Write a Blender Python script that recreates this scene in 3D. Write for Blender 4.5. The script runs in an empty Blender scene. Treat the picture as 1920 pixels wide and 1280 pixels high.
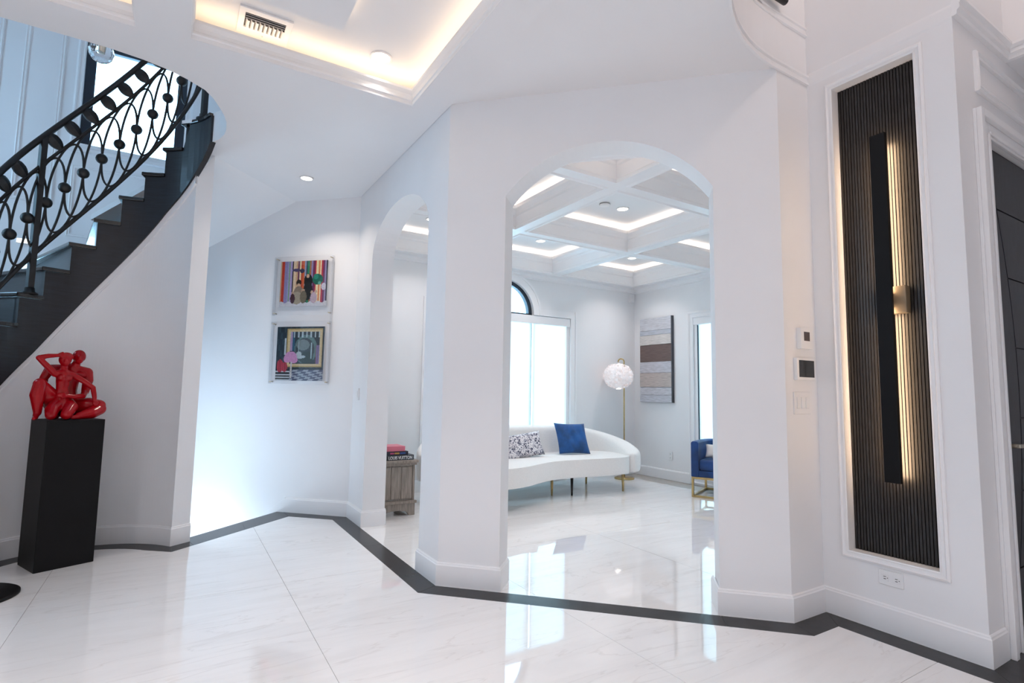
import bpy, bmesh, math, random
from math import sin, cos, pi, radians, atan2, hypot, sqrt
from mathutils import Vector, Matrix
from mathutils.geometry import tessellate_polygon

random.seed(7)
SC = bpy.context.scene
COL = SC.collection

# ------------------------------------------------------------------ camera, world, exposure
F_PX, PITCH, ROLL, YAW, CAM_H = 1018.73, 0.09147688, 0.01680085, -radians(31.6), 1.25
cam_data = bpy.data.cameras.new('camera')
cam_data.sensor_width = 36.0
cam_data.lens = F_PX / 1920 * 36.0
cam_data.clip_start = 0.05
cam = bpy.data.objects.new('camera', cam_data)
COL.objects.link(cam)
_rz = Matrix.Rotation(YAW, 3, 'Z')
_fw = Vector((0, cos(PITCH), sin(PITCH)))
_up0 = Vector((0, -sin(PITCH), cos(PITCH)))
_rt = _rz @ (Vector((1, 0, 0)) * cos(ROLL) + _up0 * sin(ROLL))
_up = _rz @ (Vector((1, 0, 0)) * -sin(ROLL) + _up0 * cos(ROLL))
_bk = -(_rz @ _fw)
_m = Matrix((_rt, _up, _bk)).transposed().to_4x4()
_m.translation = (0, 0, CAM_H)
cam.matrix_world = _m
SC.camera = cam

SC.view_settings.view_transform = 'Standard'
SC.view_settings.look = 'None'
SC.view_settings.gamma = 1.0
SC.view_settings.use_curve_mapping = False
SC.view_settings.exposure = 0.72
SC.cycles.use_denoising = True
SC.cycles.max_bounces = 10
SC.cycles.diffuse_bounces = 6
SC.cycles.glossy_bounces = 5
SC.cycles.transparent_max_bounces = 12
SC.cycles.sample_clamp_indirect = 8.0
SC.cycles.caustics_reflective = False
SC.cycles.caustics_refractive = False

world = bpy.data.worlds.new('sky')
world.use_nodes = True
SC.world = world
_bg = world.node_tree.nodes['Background']
_bg.inputs[0].default_value = (0.38, 0.70, 1.0, 1)
_bg.inputs[1].default_value = 6.4


def lamp(name, kind, loc, power, color, size=0.1, rot=(0, 0, 0), spread=None, size_y=None):
    ld = bpy.data.lights.new(name, kind)
    ld.energy = power
    ld.color = color
    if kind == 'AREA':
        ld.size = size
        if size_y:
            ld.shape = 'RECTANGLE'
            ld.size_y = size_y
        else:
            ld.shape = 'DISK'
        if spread:
            ld.spread = spread
    else:
        ld.shadow_soft_size = size
    o = bpy.data.objects.new(name, ld)
    o.location = loc
    o.rotation_euler = rot
    COL.objects.link(o)
    return o


WARM = (1.0, 0.87, 0.74)
NEUT = (1.0, 0.925, 0.905)
# unseen fill lamps under the hall ceiling, added to light its walls
for _x, _y, _e in ((1.4, -2.0, 5), (0.4, -1.7, 14), (-1.2, -1.2, 14), (-2.0, 2.2, 10), (-0.3, 0.6, 19)):
    lamp('hall_fill_light', 'AREA', (_x, _y, 3.22), _e * 1.05, NEUT, 0.16, spread=radians(118))
lamp('tray_can_light', 'AREA', (1.03, 3.40, 3.443), 0.5, NEUT, 0.10, spread=radians(60))
lamp('alcove_can_light', 'AREA', (0.933, 5.274, 3.21), 4, WARM, 0.08, spread=radians(120))
# unseen lamps added to warm the double-height entry and fill the upper hall
lamp('entry_fill_light', 'POINT', (2.95, 0.45, 5.0), 28, (1.0, 0.80, 0.70), 0.25)
lamp('upper_fill_light', 'POINT', (0.8, 1.6, 5.6), 7, NEUT, 0.25)
# sitting room cans
for _x, _y in ((3.97, 4.23), (3.96, 5.76), (5.57, 5.74), (2.41, 5.74), (2.41, 4.23), (5.57, 2.7), (3.97, 2.7)):
    lamp('sitting_can_light', 'AREA', (_x, _y, 3.205), 3.2, NEUT, 0.10, spread=radians(105))
# unseen cool fills by the lower stair, added to brighten the picture wall
lamp('under_stair_fill_light', 'POINT', (-0.24, 5.86, 0.72), 11, (0.66, 0.84, 1.0), 0.15)
lamp('lower_stair_fill_light', 'POINT', (0.10, 6.25, -0.42), 13, (0.72, 0.87, 1.0), 0.12)

# ------------------------------------------------------------------ materials
MAT = {}


def mat(name, color, rough=0.5, metal=0.0, noise=0.0, nscale=8.0, bump=0.0, bscale=60.0, coat=0.0,
        emit=None, estr=0.0, spec=0.5, ior=1.5, stretch=None, color2=None, sheen=0.0):
    if name in MAT:
        return MAT[name]
    m = bpy.data.materials.new(name)
    m.use_nodes = True
    nt = m.node_tree
    b = nt.nodes['Principled BSDF']
    b.inputs['Base Color'].default_value = (*color, 1)
    b.inputs['Roughness'].default_value = rough
    b.inputs['Metallic'].default_value = metal
    b.inputs['Specular IOR Level'].default_value = spec
    b.inputs['Coat Weight'].default_value = coat
    b.inputs['IOR'].default_value = ior
    b.inputs['Coat Roughness'].default_value = 0.04
    if sheen:
        b.inputs['Sheen Weight'].default_value = sheen
    if emit:
        b.inputs['Emission Color'].default_value = (*emit, 1)
        b.inputs['Emission Strength'].default_value = estr
    if noise > 0 or bump > 0:
        tc = nt.nodes.new('ShaderNodeTexCoord')
        mp = nt.nodes.new('ShaderNodeMapping')
        nt.links.new(tc.outputs['Object'], mp.inputs[0])
        if stretch:
            mp.inputs['Scale'].default_value = stretch
        if noise > 0:
            nz = nt.nodes.new('ShaderNodeTexNoise')
            nz.inputs['Scale'].default_value = nscale
            nz.inputs['Detail'].default_value = 6
            nt.links.new(mp.outputs[0], nz.inputs['Vector'])
            rp = nt.nodes.new('ShaderNodeValToRGB')
            c2 = color2 or tuple(max(0, c * (1 - noise)) for c in color)
            rp.color_ramp.elements[0].color = (*c2, 1)
            rp.color_ramp.elements[1].color = (*color, 1)
            rp.color_ramp.elements[0].position = 0.35
            rp.color_ramp.elements[1].position = 0.62
            nt.links.new(nz.outputs[0], rp.inputs[0])
            nt.links.new(rp.outputs[0], b.inputs['Base Color'])
        if bump > 0:
            n2 = nt.nodes.new('ShaderNodeTexNoise')
            n2.inputs['Scale'].default_value = bscale
            n2.inputs['Detail'].default_value = 4
            nt.links.new(mp.outputs[0], n2.inputs['Vector'])
            bp = nt.nodes.new('ShaderNodeBump')
            bp.inputs['Strength'].default_value = bump
            bp.inputs['Distance'].default_value = 0.01
            nt.links.new(n2.outputs[0], bp.inputs['Height'])
            nt.links.new(bp.outputs[0], b.inputs['Normal'])
    MAT[name] = m
    return m


M_WALL = mat('painted_wall', (0.80, 0.80, 0.815), 0.55, noise=0.015, nscale=3, bump=0.02, bscale=180, spec=0.3)
M_CEIL = mat('painted_ceiling', (0.80, 0.80, 0.815), 0.7, noise=0.012, nscale=2, bump=0.015, bscale=160, spec=0.2)
M_TRIM = mat('painted_trim', (0.82, 0.82, 0.835), 0.35, noise=0.01, nscale=5, spec=0.4)
M_DARKWOOD = mat('dark_stair_wood', (0.008, 0.011, 0.018), 0.38, noise=0.55, nscale=5, stretch=(1.5, 1.5, 14), bump=0.05, bscale=40, coat=0.1)
M_TREAD = mat('dark_tread_wood', (0.012, 0.012, 0.014), 0.16, noise=0.4, nscale=6, stretch=(8, 1, 1), bump=0.08, bscale=30, coat=0.35)
M_IRON = mat('black_iron', (0.006, 0.0065, 0.008), 0.45, metal=0.0, noise=0.3, nscale=30, bump=0.06, bscale=90)
M_BLACK = mat('black_lacquer', (0.0045, 0.0045, 0.0055), 0.5, noise=0.3, nscale=4, spec=0.2)
M_DOOR = mat('black_door_paint', (0.022, 0.024, 0.032), 0.42, noise=0.4, nscale=12, stretch=(6, 6, 1), bump=0.06, bscale=50)
M_GOLD = mat('brushed_gold', (0.55, 0.40, 0.18), 0.28, metal=1.0, noise=0.15, nscale=20)
M_NICKEL = mat('satin_nickel', (0.62, 0.55, 0.44), 0.3, metal=1.0, noise=0.1, nscale=20)
M_PLASTIC = mat('white_plastic', (0.78, 0.78, 0.79), 0.35, noise=0.01, nscale=10)
M_SCREEN = mat('dark_screen', (0.012, 0.013, 0.014), 0.12, noise=0.2, nscale=6)
M_RED = mat('red_gloss_lacquer', (0.36, 0.0015, 0.006), 0.10, noise=0.12, nscale=9, spec=0.3)
M_LED = mat('warm_led', (1, 1, 1), 0.5, emit=(1.0, 0.72, 0.46), estr=2.9, noise=0.01)
M_LEDW = mat('warm_led_room', (1, 1, 1), 0.5, emit=(1.0, 0.82, 0.66), estr=3.2, noise=0.01)
M_LEDS = mat('sconce_led', (1, 1, 1), 0.5, emit=(1.0, 0.68, 0.42), estr=28, noise=0.01)
M_LENS = mat('downlight_lens', (1, 1, 1), 0.5, emit=(1.0, 0.93, 0.80), estr=5, noise=0.01)
M_WINFRAME = mat('dark_window_frame', (0.022, 0.036, 0.056), 0.35, noise=0.2, nscale=8)
M_BOUCLE = mat('white_boucle', (0.80, 0.785, 0.77), 0.9, noise=0.05, nscale=90, bump=0.25, bscale=220, sheen=0.3)
M_VELVET = mat('blue_velvet', (0.004, 0.085, 0.30), 0.7, noise=0.5, nscale=7, sheen=0.08, bump=0.08, bscale=25)
M_VELVET2 = mat('navy_velvet', (0.004, 0.050, 0.21), 0.65, noise=0.45, nscale=6, sheen=0.08, bump=0.06, bscale=25)
M_TAN = mat('tan_fabric', (0.42, 0.34, 0.27), 0.9, noise=0.2, nscale=60, bump=0.2, bscale=200)
M_PAGE = mat('paper_pages', (0.75, 0.72, 0.66), 0.8, noise=0.12, nscale=12, stretch=(1, 1, 60))
M_GREYWOOD = mat('weathered_oak', (0.30, 0.255, 0.22), 0.55, noise=0.35, nscale=6, stretch=(14, 14, 1.2), bump=0.12, bscale=50)
M_FEATHER = mat('white_feather', (0.86, 0.82, 0.83), 0.85, noise=0.05, nscale=40, emit=(1.0, 0.9, 0.86), estr=0.10)


def marble():
    m = bpy.data.materials.new('polished_marble')
    m.use_nodes = True
    nt = m.node_tree
    b = nt.nodes['Principled BSDF']
    b.inputs['Roughness'].default_value = 0.035
    b.inputs['Specular IOR Level'].default_value = 0.62
    b.inputs['Coat Weight'].default_value = 0.5
    b.inputs['Coat Roughness'].default_value = 0.02
    tc = nt.nodes.new('ShaderNodeTexCoord')
    mp = nt.nodes.new('ShaderNodeMapping')
    mp.inputs['Rotation'].default_value = (0, 0, radians(34))
    mp.inputs['Scale'].default_value = (0.55, 3.2, 1)
    nt.links.new(tc.outputs['Object'], mp.inputs[0])
    n1 = nt.nodes.new('ShaderNodeTexNoise')
    n1.inputs['Scale'].default_value = 2.4
    n1.inputs['Detail'].default_value = 9
    n1.inputs['Roughness'].default_value = 0.62
    n1.inputs['Distortion'].default_value = 0.8
    nt.links.new(mp.outputs[0], n1.inputs['Vector'])
    r1 = nt.nodes.new('ShaderNodeValToRGB')
    e = r1.color_ramp.elements
    e[0].position, e[0].color = 0.34, (0.81, 0.795, 0.79, 1)
    e[1].position, e[1].color = 0.56, (0.86, 0.845, 0.84, 1)
    nt.links.new(n1.outputs[0], r1.inputs[0])
    # thin grey veins
    n2 = nt.nodes.new('ShaderNodeTexNoise')
    n2.inputs['Scale'].default_value = 1.3
    n2.inputs['Detail'].default_value = 8
    n2.inputs['Distortion'].default_value = 1.4
    nt.links.new(mp.outputs[0], n2.inputs['Vector'])
    mth = nt.nodes.new('ShaderNodeMath')
    mth.operation = 'SUBTRACT'
    mth.inputs[1].default_value = 0.5
    nt.links.new(n2.outputs[0], mth.inputs[0])
    ab = nt.nodes.new('ShaderNodeMath')
    ab.operation = 'ABSOLUTE'
    nt.links.new(mth.outputs[0], ab.inputs[0])
    r2 = nt.nodes.new('ShaderNodeValToRGB')
    e = r2.color_ramp.elements
    e[0].position, e[0].color = 0.0, (0.88, 0.87, 0.865, 1)
    e[1].position, e[1].color = 0.012, (1, 1, 1, 1)
    nt.links.new(ab.outputs[0], r2.inputs[0])
    mx = nt.nodes.new('ShaderNodeMix')
    mx.data_type = 'RGBA'
    mx.blend_type = 'MULTIPLY'
    mx.inputs[0].default_value = 0.8
    nt.links.new(r1.outputs[0], mx.inputs[6])
    nt.links.new(r2.outputs[0], mx.inputs[7])
    nt.links.new(mx.outputs[2], b.inputs['Base Color'])
    return m


M_MARBLE = marble()
M_BORDER = mat('grey_border_stone', (0.050, 0.050, 0.053), 0.22, noise=0.25, nscale=5, spec=0.5, ior=1.22)
M_GROUT = mat('grout', (0.42, 0.40, 0.38), 0.8, noise=0.1, nscale=20)


def glass_mat(name, tint=(1, 1, 1), gloss=0.08, rough=0.02, refl=0.8):
    m = bpy.data.materials.new(name)
    m.use_nodes = True
    nt = m.node_tree
    nt.nodes.remove(nt.nodes['Principled BSDF'])
    out = nt.nodes['Material Output']
    tr = nt.nodes.new('ShaderNodeBsdfTransparent')
    tr.inputs[0].default_value = (*tint, 1)
    gl = nt.nodes.new('ShaderNodeBsdfGlossy')
    gl.inputs['Roughness'].default_value = rough
    fr = nt.nodes.new('ShaderNodeFresnel')
    fr.inputs[0].default_value = 1.45
    mt = nt.nodes.new('ShaderNodeMath')
    mt.operation = 'MULTIPLY_ADD'
    mt.inputs[1].default_value = refl
    mt.inputs[2].default_value = gloss * 0.3
    nt.links.new(fr.outputs[0], mt.inputs[0])
    mx = nt.nodes.new('ShaderNodeMixShader')
    nt.links.new(mt.outputs[0], mx.inputs[0])
    nt.links.new(tr.outputs[0], mx.inputs[1])
    nt.links.new(gl.outputs[0], mx.inputs[2])
    nt.links.new(mx.outputs[0], out.inputs[0])
    MAT[name] = m
    return m


M_GLASS = glass_mat('window_glass', (0.97, 0.98, 0.98))
M_ACRYLIC = glass_mat('clear_acrylic', (0.99, 0.99, 0.995), 0.02, 0.05, 0.4)


def shade_mat():
    m = bpy.data.materials.new('sheer_roller_fabric')
    m.use_nodes = True
    nt = m.node_tree
    nt.nodes.remove(nt.nodes['Principled BSDF'])
    out = nt.nodes['Material Output']
    di = nt.nodes.new('ShaderNodeBsdfDiffuse')
    di.inputs[0].default_value = (0.85, 0.86, 0.88, 1)
    tl = nt.nodes.new('ShaderNodeBsdfTranslucent')
    tl.inputs[0].default_value = (0.97, 0.93, 0.86, 1)
    wv = nt.nodes.new('ShaderNodeTexWave')
    wv.inputs['Scale'].default_value = 120
    bp = nt.nodes.new('ShaderNodeBump')
    bp.inputs['Strength'].default_value = 0.05
    nt.links.new(wv.outputs[0], bp.inputs['Height'])
    nt.links.new(bp.outputs[0], di.inputs['Normal'])
    mx = nt.nodes.new('ShaderNodeMixShader')
    mx.inputs[0].default_value = 0.78
    nt.links.new(di.outputs[0], mx.inputs[1])
    nt.links.new(tl.outputs[0], mx.inputs[2])
    nt.links.new(mx.outputs[0], out.inputs[0])
    return m


M_SHADE = shade_mat()


def crystal_mat():
    m = bpy.data.materials.new('cut_crystal')
    m.use_nodes = True
    b = m.node_tree.nodes['Principled BSDF']
    b.inputs['Base Color'].default_value = (0.95, 0.97, 1.0, 1)
    b.inputs['Roughness'].default_value = 0.02
    b.inputs['Transmission Weight'].default_value = 0.9
    b.inputs['IOR'].default_value = 1.45
    return m


M_CRYSTAL = crystal_mat()


def speckle_mat():
    m = bpy.data.materials.new('speckled_cushion_print')
    m.use_nodes = True
    nt = m.node_tree
    b = nt.nodes['Principled BSDF']
    b.inputs['Roughness'].default_value = 0.85
    tc = nt.nodes.new('ShaderNodeTexCoord')
    nz = nt.nodes.new('ShaderNodeTexNoise')
    nz.inputs['Scale'].default_value = 34
    nz.inputs['Detail'].default_value = 3
    nz.inputs['Distortion'].default_value = 1.5
    nt.links.new(tc.outputs['Object'], nz.inputs['Vector'])
    r = nt.nodes.new('ShaderNodeValToRGB')
    r.color_ramp.interpolation = 'CONSTANT'
    e = r.color_ramp.elements
    e[0].position, e[0].color = 0.0, (0.07, 0.075, 0.11, 1)
    e[1].position, e[1].color = 0.50, (0.72, 0.70, 0.72, 1)
    x = e.new(0.44)
    x.color = (0.30, 0.30, 0.38, 1)
    nt.links.new(nz.outputs[0], r.inputs[0])
    nt.links.new(r.outputs[0], b.inputs['Base Color'])
    return m


M_SPECKLE = speckle_mat()


def print_mat():
    m = bpy.data.materials.new('printed_picture')
    m.use_nodes = True
    nt = m.node_tree
    b = nt.nodes['Principled BSDF']
    b.inputs['Roughness'].default_value = 0.35
    at = nt.nodes.new('ShaderNodeAttribute')
    at.attribute_name = 'ink'
    nt.links.new(at.outputs['Color'], b.inputs['Base Color'])
    return m


M_PRINT = print_mat()

# ------------------------------------------------------------------ mesh helpers
ORG = {}


class MB:
    def __init__(self):
        self.v, self.f, self.s = [], [], []

    def add(self, vs, fs, smooth=False):
        n = len(self.v)
        self.v += [tuple(p) for p in vs]
        self.f += [tuple(i + n for i in f) for f in fs]
        self.s += [smooth] * len(fs)
        return self

    def box(self, x0, x1, y0, y1, z0, z1):
        return self.prism([(x0, y0), (x1, y0), (x1, y1), (x0, y1)], z0, z1)

    def prism(self, poly, z0, z1, holes=(), smooth=False):
        """extruded plan polygon, optional holes"""
        loops = [list(poly)] + [list(h) for h in holes]
        flat = [p for l in loops for p in l]
        n = len(flat)
        z0f = z0 if callable(z0) else (lambda p: z0)
        z1f = z1 if callable(z1) else (lambda p: z1)
        vs = [(p[0], p[1], z0f(p)) for p in flat] + [(p[0], p[1], z1f(p)) for p in flat]
        fs = []
        if not holes and n <= 4:
            fs += [tuple(range(n - 1, -1, -1)), tuple(range(n, 2 * n))]
        else:
            tri = tessellate_polygon([[Vector((p[0], p[1], 0)) for p in l] for l in loops])
            for t in tri:
                a, b, c = (Vector(flat[i]) for i in t)
                up = (b - a).cross(c - a) > 0
                t = tuple(t) if up else tuple(reversed(t))
                fs.append(tuple(i + n for i in t))
                fs.append(tuple(reversed(t)))
        k = 0
        for li, l in enumerate(loops):
            m = len(l)
            area = sum(l[i][0] * l[(i + 1) % m][1] - l[(i + 1) % m][0] * l[i][1] for i in range(m))
            out = (area > 0) == (li == 0)
            for i in range(m):
                a, b = k + i, k + (i + 1) % m
                q = (a, b, b + n, a + n)
                fs.append(q if out else tuple(reversed(q)))
            k += m
        return self.add(vs, fs, smooth)

    def slab(self, o, u, n, outline, thick, holes=()):
        """wall: outline in (u, z) metres from o, extruded by thick against n (n = visible face normal)"""
        loops = [list(outline)] + [list(h) for h in holes]
        flat = [p for l in loops for p in l]
        k = len(flat)
        ox, oy = o
        vs = [(ox + u[0] * p[0], oy + u[1] * p[0], p[1]) for p in flat]
        vs += [(x - n[0] * thick, y - n[1] * thick, z) for x, y, z in vs]
        fs = []
        tri = tessellate_polygon([[Vector((p[0], p[1], 0)) for p in l] for l in loops])
        flip = (u[1] * n[0] - u[0] * n[1]) > 0
        for t in tri:
            a, b, c = (Vector(flat[i]) for i in t)
            ccw = (b - a).cross(c - a) > 0
            if ccw != flip:
                t = tuple(reversed(t))
            fs.append(tuple(t))
            fs.append(tuple(i + k for i in reversed(t)))
        j = 0
        for l in loops:
            m = len(l)
            for i in range(m):
                a, b = j + i, j + (i + 1) % m
                fs.append((a, b, b + k, a + k))
            j += m
        return self.add(vs, fs)

    def obox(self, c, u, v, hu, hv, z0, z1):
        """box turned in plan: axes u, v with half sizes"""
        p = [(c[0] + u[0] * a * hu + v[0] * b * hv, c[1] + u[1] * a * hu + v[1] * b * hv)
             for a, b in ((-1, -1), (1, -1), (1, 1), (-1, 1))]
        return self.prism(p, z0, z1)

    def tube(self, pts, r, n=8, closed=False, smooth=True):
        pts = [Vector(p) for p in pts]
        m = len(pts)
        rs = r if isinstance(r, (list, tuple)) else [r] * m
        vs, fs = [], []
        ref = None
        for i, p in enumerate(pts):
            if closed:
                t = pts[(i + 1) % m] - pts[i - 1]
            else:
                t = pts[min(i + 1, m - 1)] - pts[max(i - 1, 0)]
            t.normalize()
            if ref is None:
                ref = Vector((0, 0, 1)) if abs(t.z) < 0.9 else Vector((1, 0, 0))
            a = (ref - t * ref.dot(t)).normalized()
            ref = a
            b = t.cross(a)
            for j in range(n):
                w = 2 * pi * j / n
                vs.append(p + (a * cos(w) + b * sin(w)) * rs[i])
        for i in range(m if closed else m - 1):
            i2 = (i + 1) % m
            for j in range(n):
                j2 = (j + 1) % n
                fs.append((i * n + j, i * n + j2, i2 * n + j2, i2 * n + j))
        if not closed:
            fs.append(tuple(range(n - 1, -1, -1)))
            fs.append(tuple((m - 1) * n + j for j in range(n)))
        return self.add(vs, fs, smooth)

    def lathe(self, prof, c=(0, 0, 0), n=24, smooth=True):
        vs, fs = [], []
        m = len(prof)
        for j in range(n):
            w = 2 * pi * j / n
            for r, z in prof:
                vs.append((c[0] + r * cos(w), c[1] + r * sin(w), c[2] + z))
        for j in range(n):
            j2 = (j + 1) % n
            for i in range(m - 1):
                fs.append((j * m + i, j2 * m + i, j2 * m + i + 1, j * m + i + 1))
        if prof[0][0] > 1e-6:
            fs.append(tuple(j * m for j in range(n - 1, -1, -1)))
        if prof[-1][0] > 1e-6:
            fs.append(tuple(j * m + m - 1 for j in range(n)))
        return self.add(vs, fs, smooth)

    def ball(self, c, r, n=12, m=8, sx=1, sy=1, sz=1, smooth=True):
        prof = [(r * sin(pi * i / m), -r * cos(pi * i / m)) for i in range(m + 1)]
        k = len(self.v)
        self.lathe([(max(a, 1e-5), b) for a, b in prof], (0, 0, 0), n, smooth)
        for i in range(k, len(self.v)):
            x, y, z = self.v[i]
            self.v[i] = (c[0] + x * sx, c[1] + y * sy, c[2] + z * sz)
        return self

    def sweep(self, poly, prof, closed=False, smooth=False):
        """mitred moulding along a plan polyline; prof = [(d, z)], d to the LEFT of travel"""
        P = [Vector(p[:2]) for p in poly]
        m = len(P)
        rows = []
        for i in range(m):
            t1 = (P[i] - P[i - 1]) if (i > 0 or closed) else None
            t2 = (P[(i + 1) % m] - P[i]) if (i < m - 1 or closed) else None
            t1 = t1.normalized() if t1 else t2.normalized()
            t2 = t2.normalized() if t2 else t1
            n1, n2 = Vector((-t1.y, t1.x)), Vector((-t2.y, t2.x))
            mt = n1 + n2
            mt = mt / max(0.2, mt.length_squared) * 2
            rows.append([(P[i].x + mt.x * d, P[i].y + mt.y * d, z) for d, z in prof])
        k = len(prof)
        vs = [v for r in rows for v in r]
        fs = []
        for i in range(m if closed else m - 1):
            i2 = (i + 1) % m
            for j in range(k):
                j2 = (j + 1) % k
                fs.append((i * k + j, i2 * k + j, i2 * k + j2, i * k + j2))
        if not closed:
            fs.append(tuple(range(k)))
            fs.append(tuple((m - 1) * k + j for j in range(k - 1, -1, -1)))
        return self.add(vs, fs, smooth)

    def xf(self, M, start=0):
        for i in range(start, len(self.v)):
            self.v[i] = tuple(M @ Vector(self.v[i]))
        return self

    def mesh(self, name, org=(0, 0, 0), fix=True):
        me = bpy.data.meshes.new(name)
        ox, oy, oz = org
        me.from_pydata([(x - ox, y - oy, z - oz) for x, y, z in self.v], [], self.f)
        me.polygons.foreach_set('use_smooth', self.s)
        if fix:
            bm = bmesh.new()
            bm.from_mesh(me)
            bmesh.ops.recalc_face_normals(bm, faces=bm.faces)
            bm.to_mesh(me)
            bm.free()
        me.update()
        return me


def thing(name, label, cat, loc=(0, 0, 0), group=None):
    o = bpy.data.objects.new(name, None)
    o.empty_display_size = 0.1
    o.location = loc
    COL.objects.link(o)
    o['label'], o['category'] = label, cat
    if group:
        o['group'] = group
    ORG[o.name] = tuple(loc)
    return o


def part(name, mb, m, parent=None, bevel=0.0, seg=2, label=None, fix=True):
    """link mb (given in world coordinates) as one mesh object under parent"""
    org = ORG.get(parent.name, (0, 0, 0)) if parent else (0, 0, 0)
    me = mb if isinstance(mb, bpy.types.Mesh) else mb.mesh(name, org, fix)
    o = bpy.data.objects.new(name, me)
    if not me.materials:
        me.materials.append(m)
    COL.objects.link(o)
    if parent:
        o.parent = parent
    ORG[o.name] = org
    if bevel > 0:
        b = o.modifiers.new('bevel', 'BEVEL')
        b.width = bevel
        b.segments = seg
        b.limit_method = 'ANGLE'
        b.angle_limit = radians(40)
        b.harden_normals = False
    if label:
        o['label'] = label
    return o


def struct(name, mb, m, parent=None, bevel=0.0):
    o = part(name, mb, m, parent, bevel)
    if not parent:
        o['kind'] = 'structure'
    return o


def tag(o, label, cat, group=None):
    o['label'], o['category'] = label, cat
    if group:
        o['group'] = group
    return o


def own_origin(o, loc):
    """move a one-mesh thing's origin to loc"""
    loc = Vector(loc)
    o.data.transform(Matrix.Translation(-loc))
    o.location = loc
    return o


def clip_poly(poly, rect):
    """Sutherland-Hodgman against an axis-aligned rectangle"""
    x0, x1, y0, y1 = rect
    for ax, lim, sg in ((0, x0, 1), (0, x1, -1), (1, y0, 1), (1, y1, -1)):
        out = []
        for i in range(len(poly)):
            a, b = poly[i - 1], poly[i]
            ia, ib = sg * (a[ax] - lim) >= 0, sg * (b[ax] - lim) >= 0
            if ia != ib:
                t = (lim - a[ax]) / (b[ax] - a[ax])
                out.append((a[0] + t * (b[0] - a[0]), a[1] + t * (b[1] - a[1])))
            if ib:
                out.append(b)
        poly = out
        if not poly:
            return []
    res = []
    for p in poly:
        if not res or hypot(p[0] - res[-1][0], p[1] - res[-1][1]) > 1e-5:
            res.append(p)
    if len(res) > 1 and hypot(res[0][0] - res[-1][0], res[0][1] - res[-1][1]) < 1e-5:
        res.pop()
    return res


def half_plane(poly, a, b, c):
    """keep a*x + b*y >= c"""
    out = []
    for i in range(len(poly)):
        p, q = poly[i - 1], poly[i]
        dp, dq = a * p[0] + b * p[1] - c, a * q[0] + b * q[1] - c
        if (dp >= 0) != (dq >= 0):
            t = dp / (dp - dq)
            out.append((p[0] + t * (q[0] - p[0]), p[1] + t * (q[1] - p[1])))
        if dq >= 0:
            out.append(q)
    return out


def area(poly):
    return abs(sum(poly[i - 1][0] * poly[i][1] - poly[i][0] * poly[i - 1][1] for i in range(len(poly)))) / 2


def arc(cx, cy, r, a0, a1, n):
    return [(cx + r * cos(radians(a0 + (a1 - a0) * i / n)), cy + r * sin(radians(a0 + (a1 - a0) * i / n))) for i in range(n + 1)]


R2 = sqrt(0.5)

# ------------------------------------------------------------------ floor
CX, CY = -0.533, 4.739                      # centre of the round stair well
RW = 0.68                                   # radius of its base moulding
slab_poly = [(-3.4, -2.6), (6.5, -2.6), (6.5, 6.5), (1.55, 6.5), (1.55, 5.5), (1.02, 5.985), (0.163, 5.235), (0.10, 5.45),
             (-0.25, 5.65), (-3.4, 5.65)]
floor = struct('floor', MB().prism(slab_poly, -0.15, -0.004), M_GROUT)
outer = [(6.4, 1.068), (3.313, 1.068), (3.313, 1.835), (2.99, 1.835), (2.72, 2.105), (1.50, 3.325), (1.50, 4.40), (1.50, 5.48),
         (1.005, 5.975), (0.60, 5.617), (0.163, 5.23), (0.05, 5.129)]
inner = [(6.4, 0.923), (3.168, 0.923), (3.168, 1.69), (2.93, 1.69), (2.627, 1.993), (1.355, 3.265), (1.355, 4.40), (1.355, 5.42),
         (1.016, 5.752), (0.60, 5.401), (0.20, 5.063), (0.051, 4.938)]
angs = [33.8 + (180 - 33.8) * i / 24 for i in range(25)]
oarc = [(CX + RW * cos(radians(a)), CY + RW * sin(radians(a))) for a in angs[1:]]
iarc = [(CX + 0.535 * cos(radians(a)), CY + 0.535 * sin(radians(a))) for a in angs[1:]]
for k in range(len(outer) - 1):
    a, b, c, d = (Vector(p) for p in (outer[k], outer[k + 1], inner[k + 1], inner[k]))
    t = (b - a).normalized() * 0.0013
    q = [tuple(a + t), tuple(b - t), tuple(c - t), tuple(d + t)]
    part('border_tile', MB().prism(q, -0.012, 0.0), M_BORDER, floor)
oc, ic = [outer[-1]] + oarc, [inner[-1]] + iarc
for k in range(0, 24, 6):
    q = oc[k:k + 7] + list(reversed(ic[k:k + 7]))
    part('border_tile', MB().prism(q, -0.012, 0.0), M_BORDER, floor)
part('border_tile', MB().prism([oc[-1], (CX - RW, 3.9), (CX - 0.535, 3.9), ic[-1]], -0.012, 0.0), M_BORDER, floor)
hall_poly = inner + iarc + [(CX - 0.535, 3.9), (-3.35, 3.9), (-3.35, -2.55), (6.4, -2.55)]
room_poly = [(1.50, 3.325), (2.99, 1.835), (3.313, 1.835), (3.313, 1.25), (6.3, 1.25), (6.3, 6.45), (1.50, 6.45)]
G = 0.0011
for region in (hall_poly, room_poly):
    for i in range(-3, 5):
        for j in range(-2, 3):
            x0, y0 = -0.628 + 1.3 * i, 1.235 - 2.6 + 2.6 * j
            q = clip_poly(region, (x0 + G, x0 + 1.3 - G, y0 + G, y0 + 2.6 - G))
            if len(q) >= 3 and area(q) > 0.002:
                part('floor_tile', MB().prism(q, -0.012, 0.0), M_MARBLE, floor)

# ------------------------------------------------------------------ walls
H = 3.24
N_A2, U_A2 = (-R2, -R2), (R2, -R2)
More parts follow.
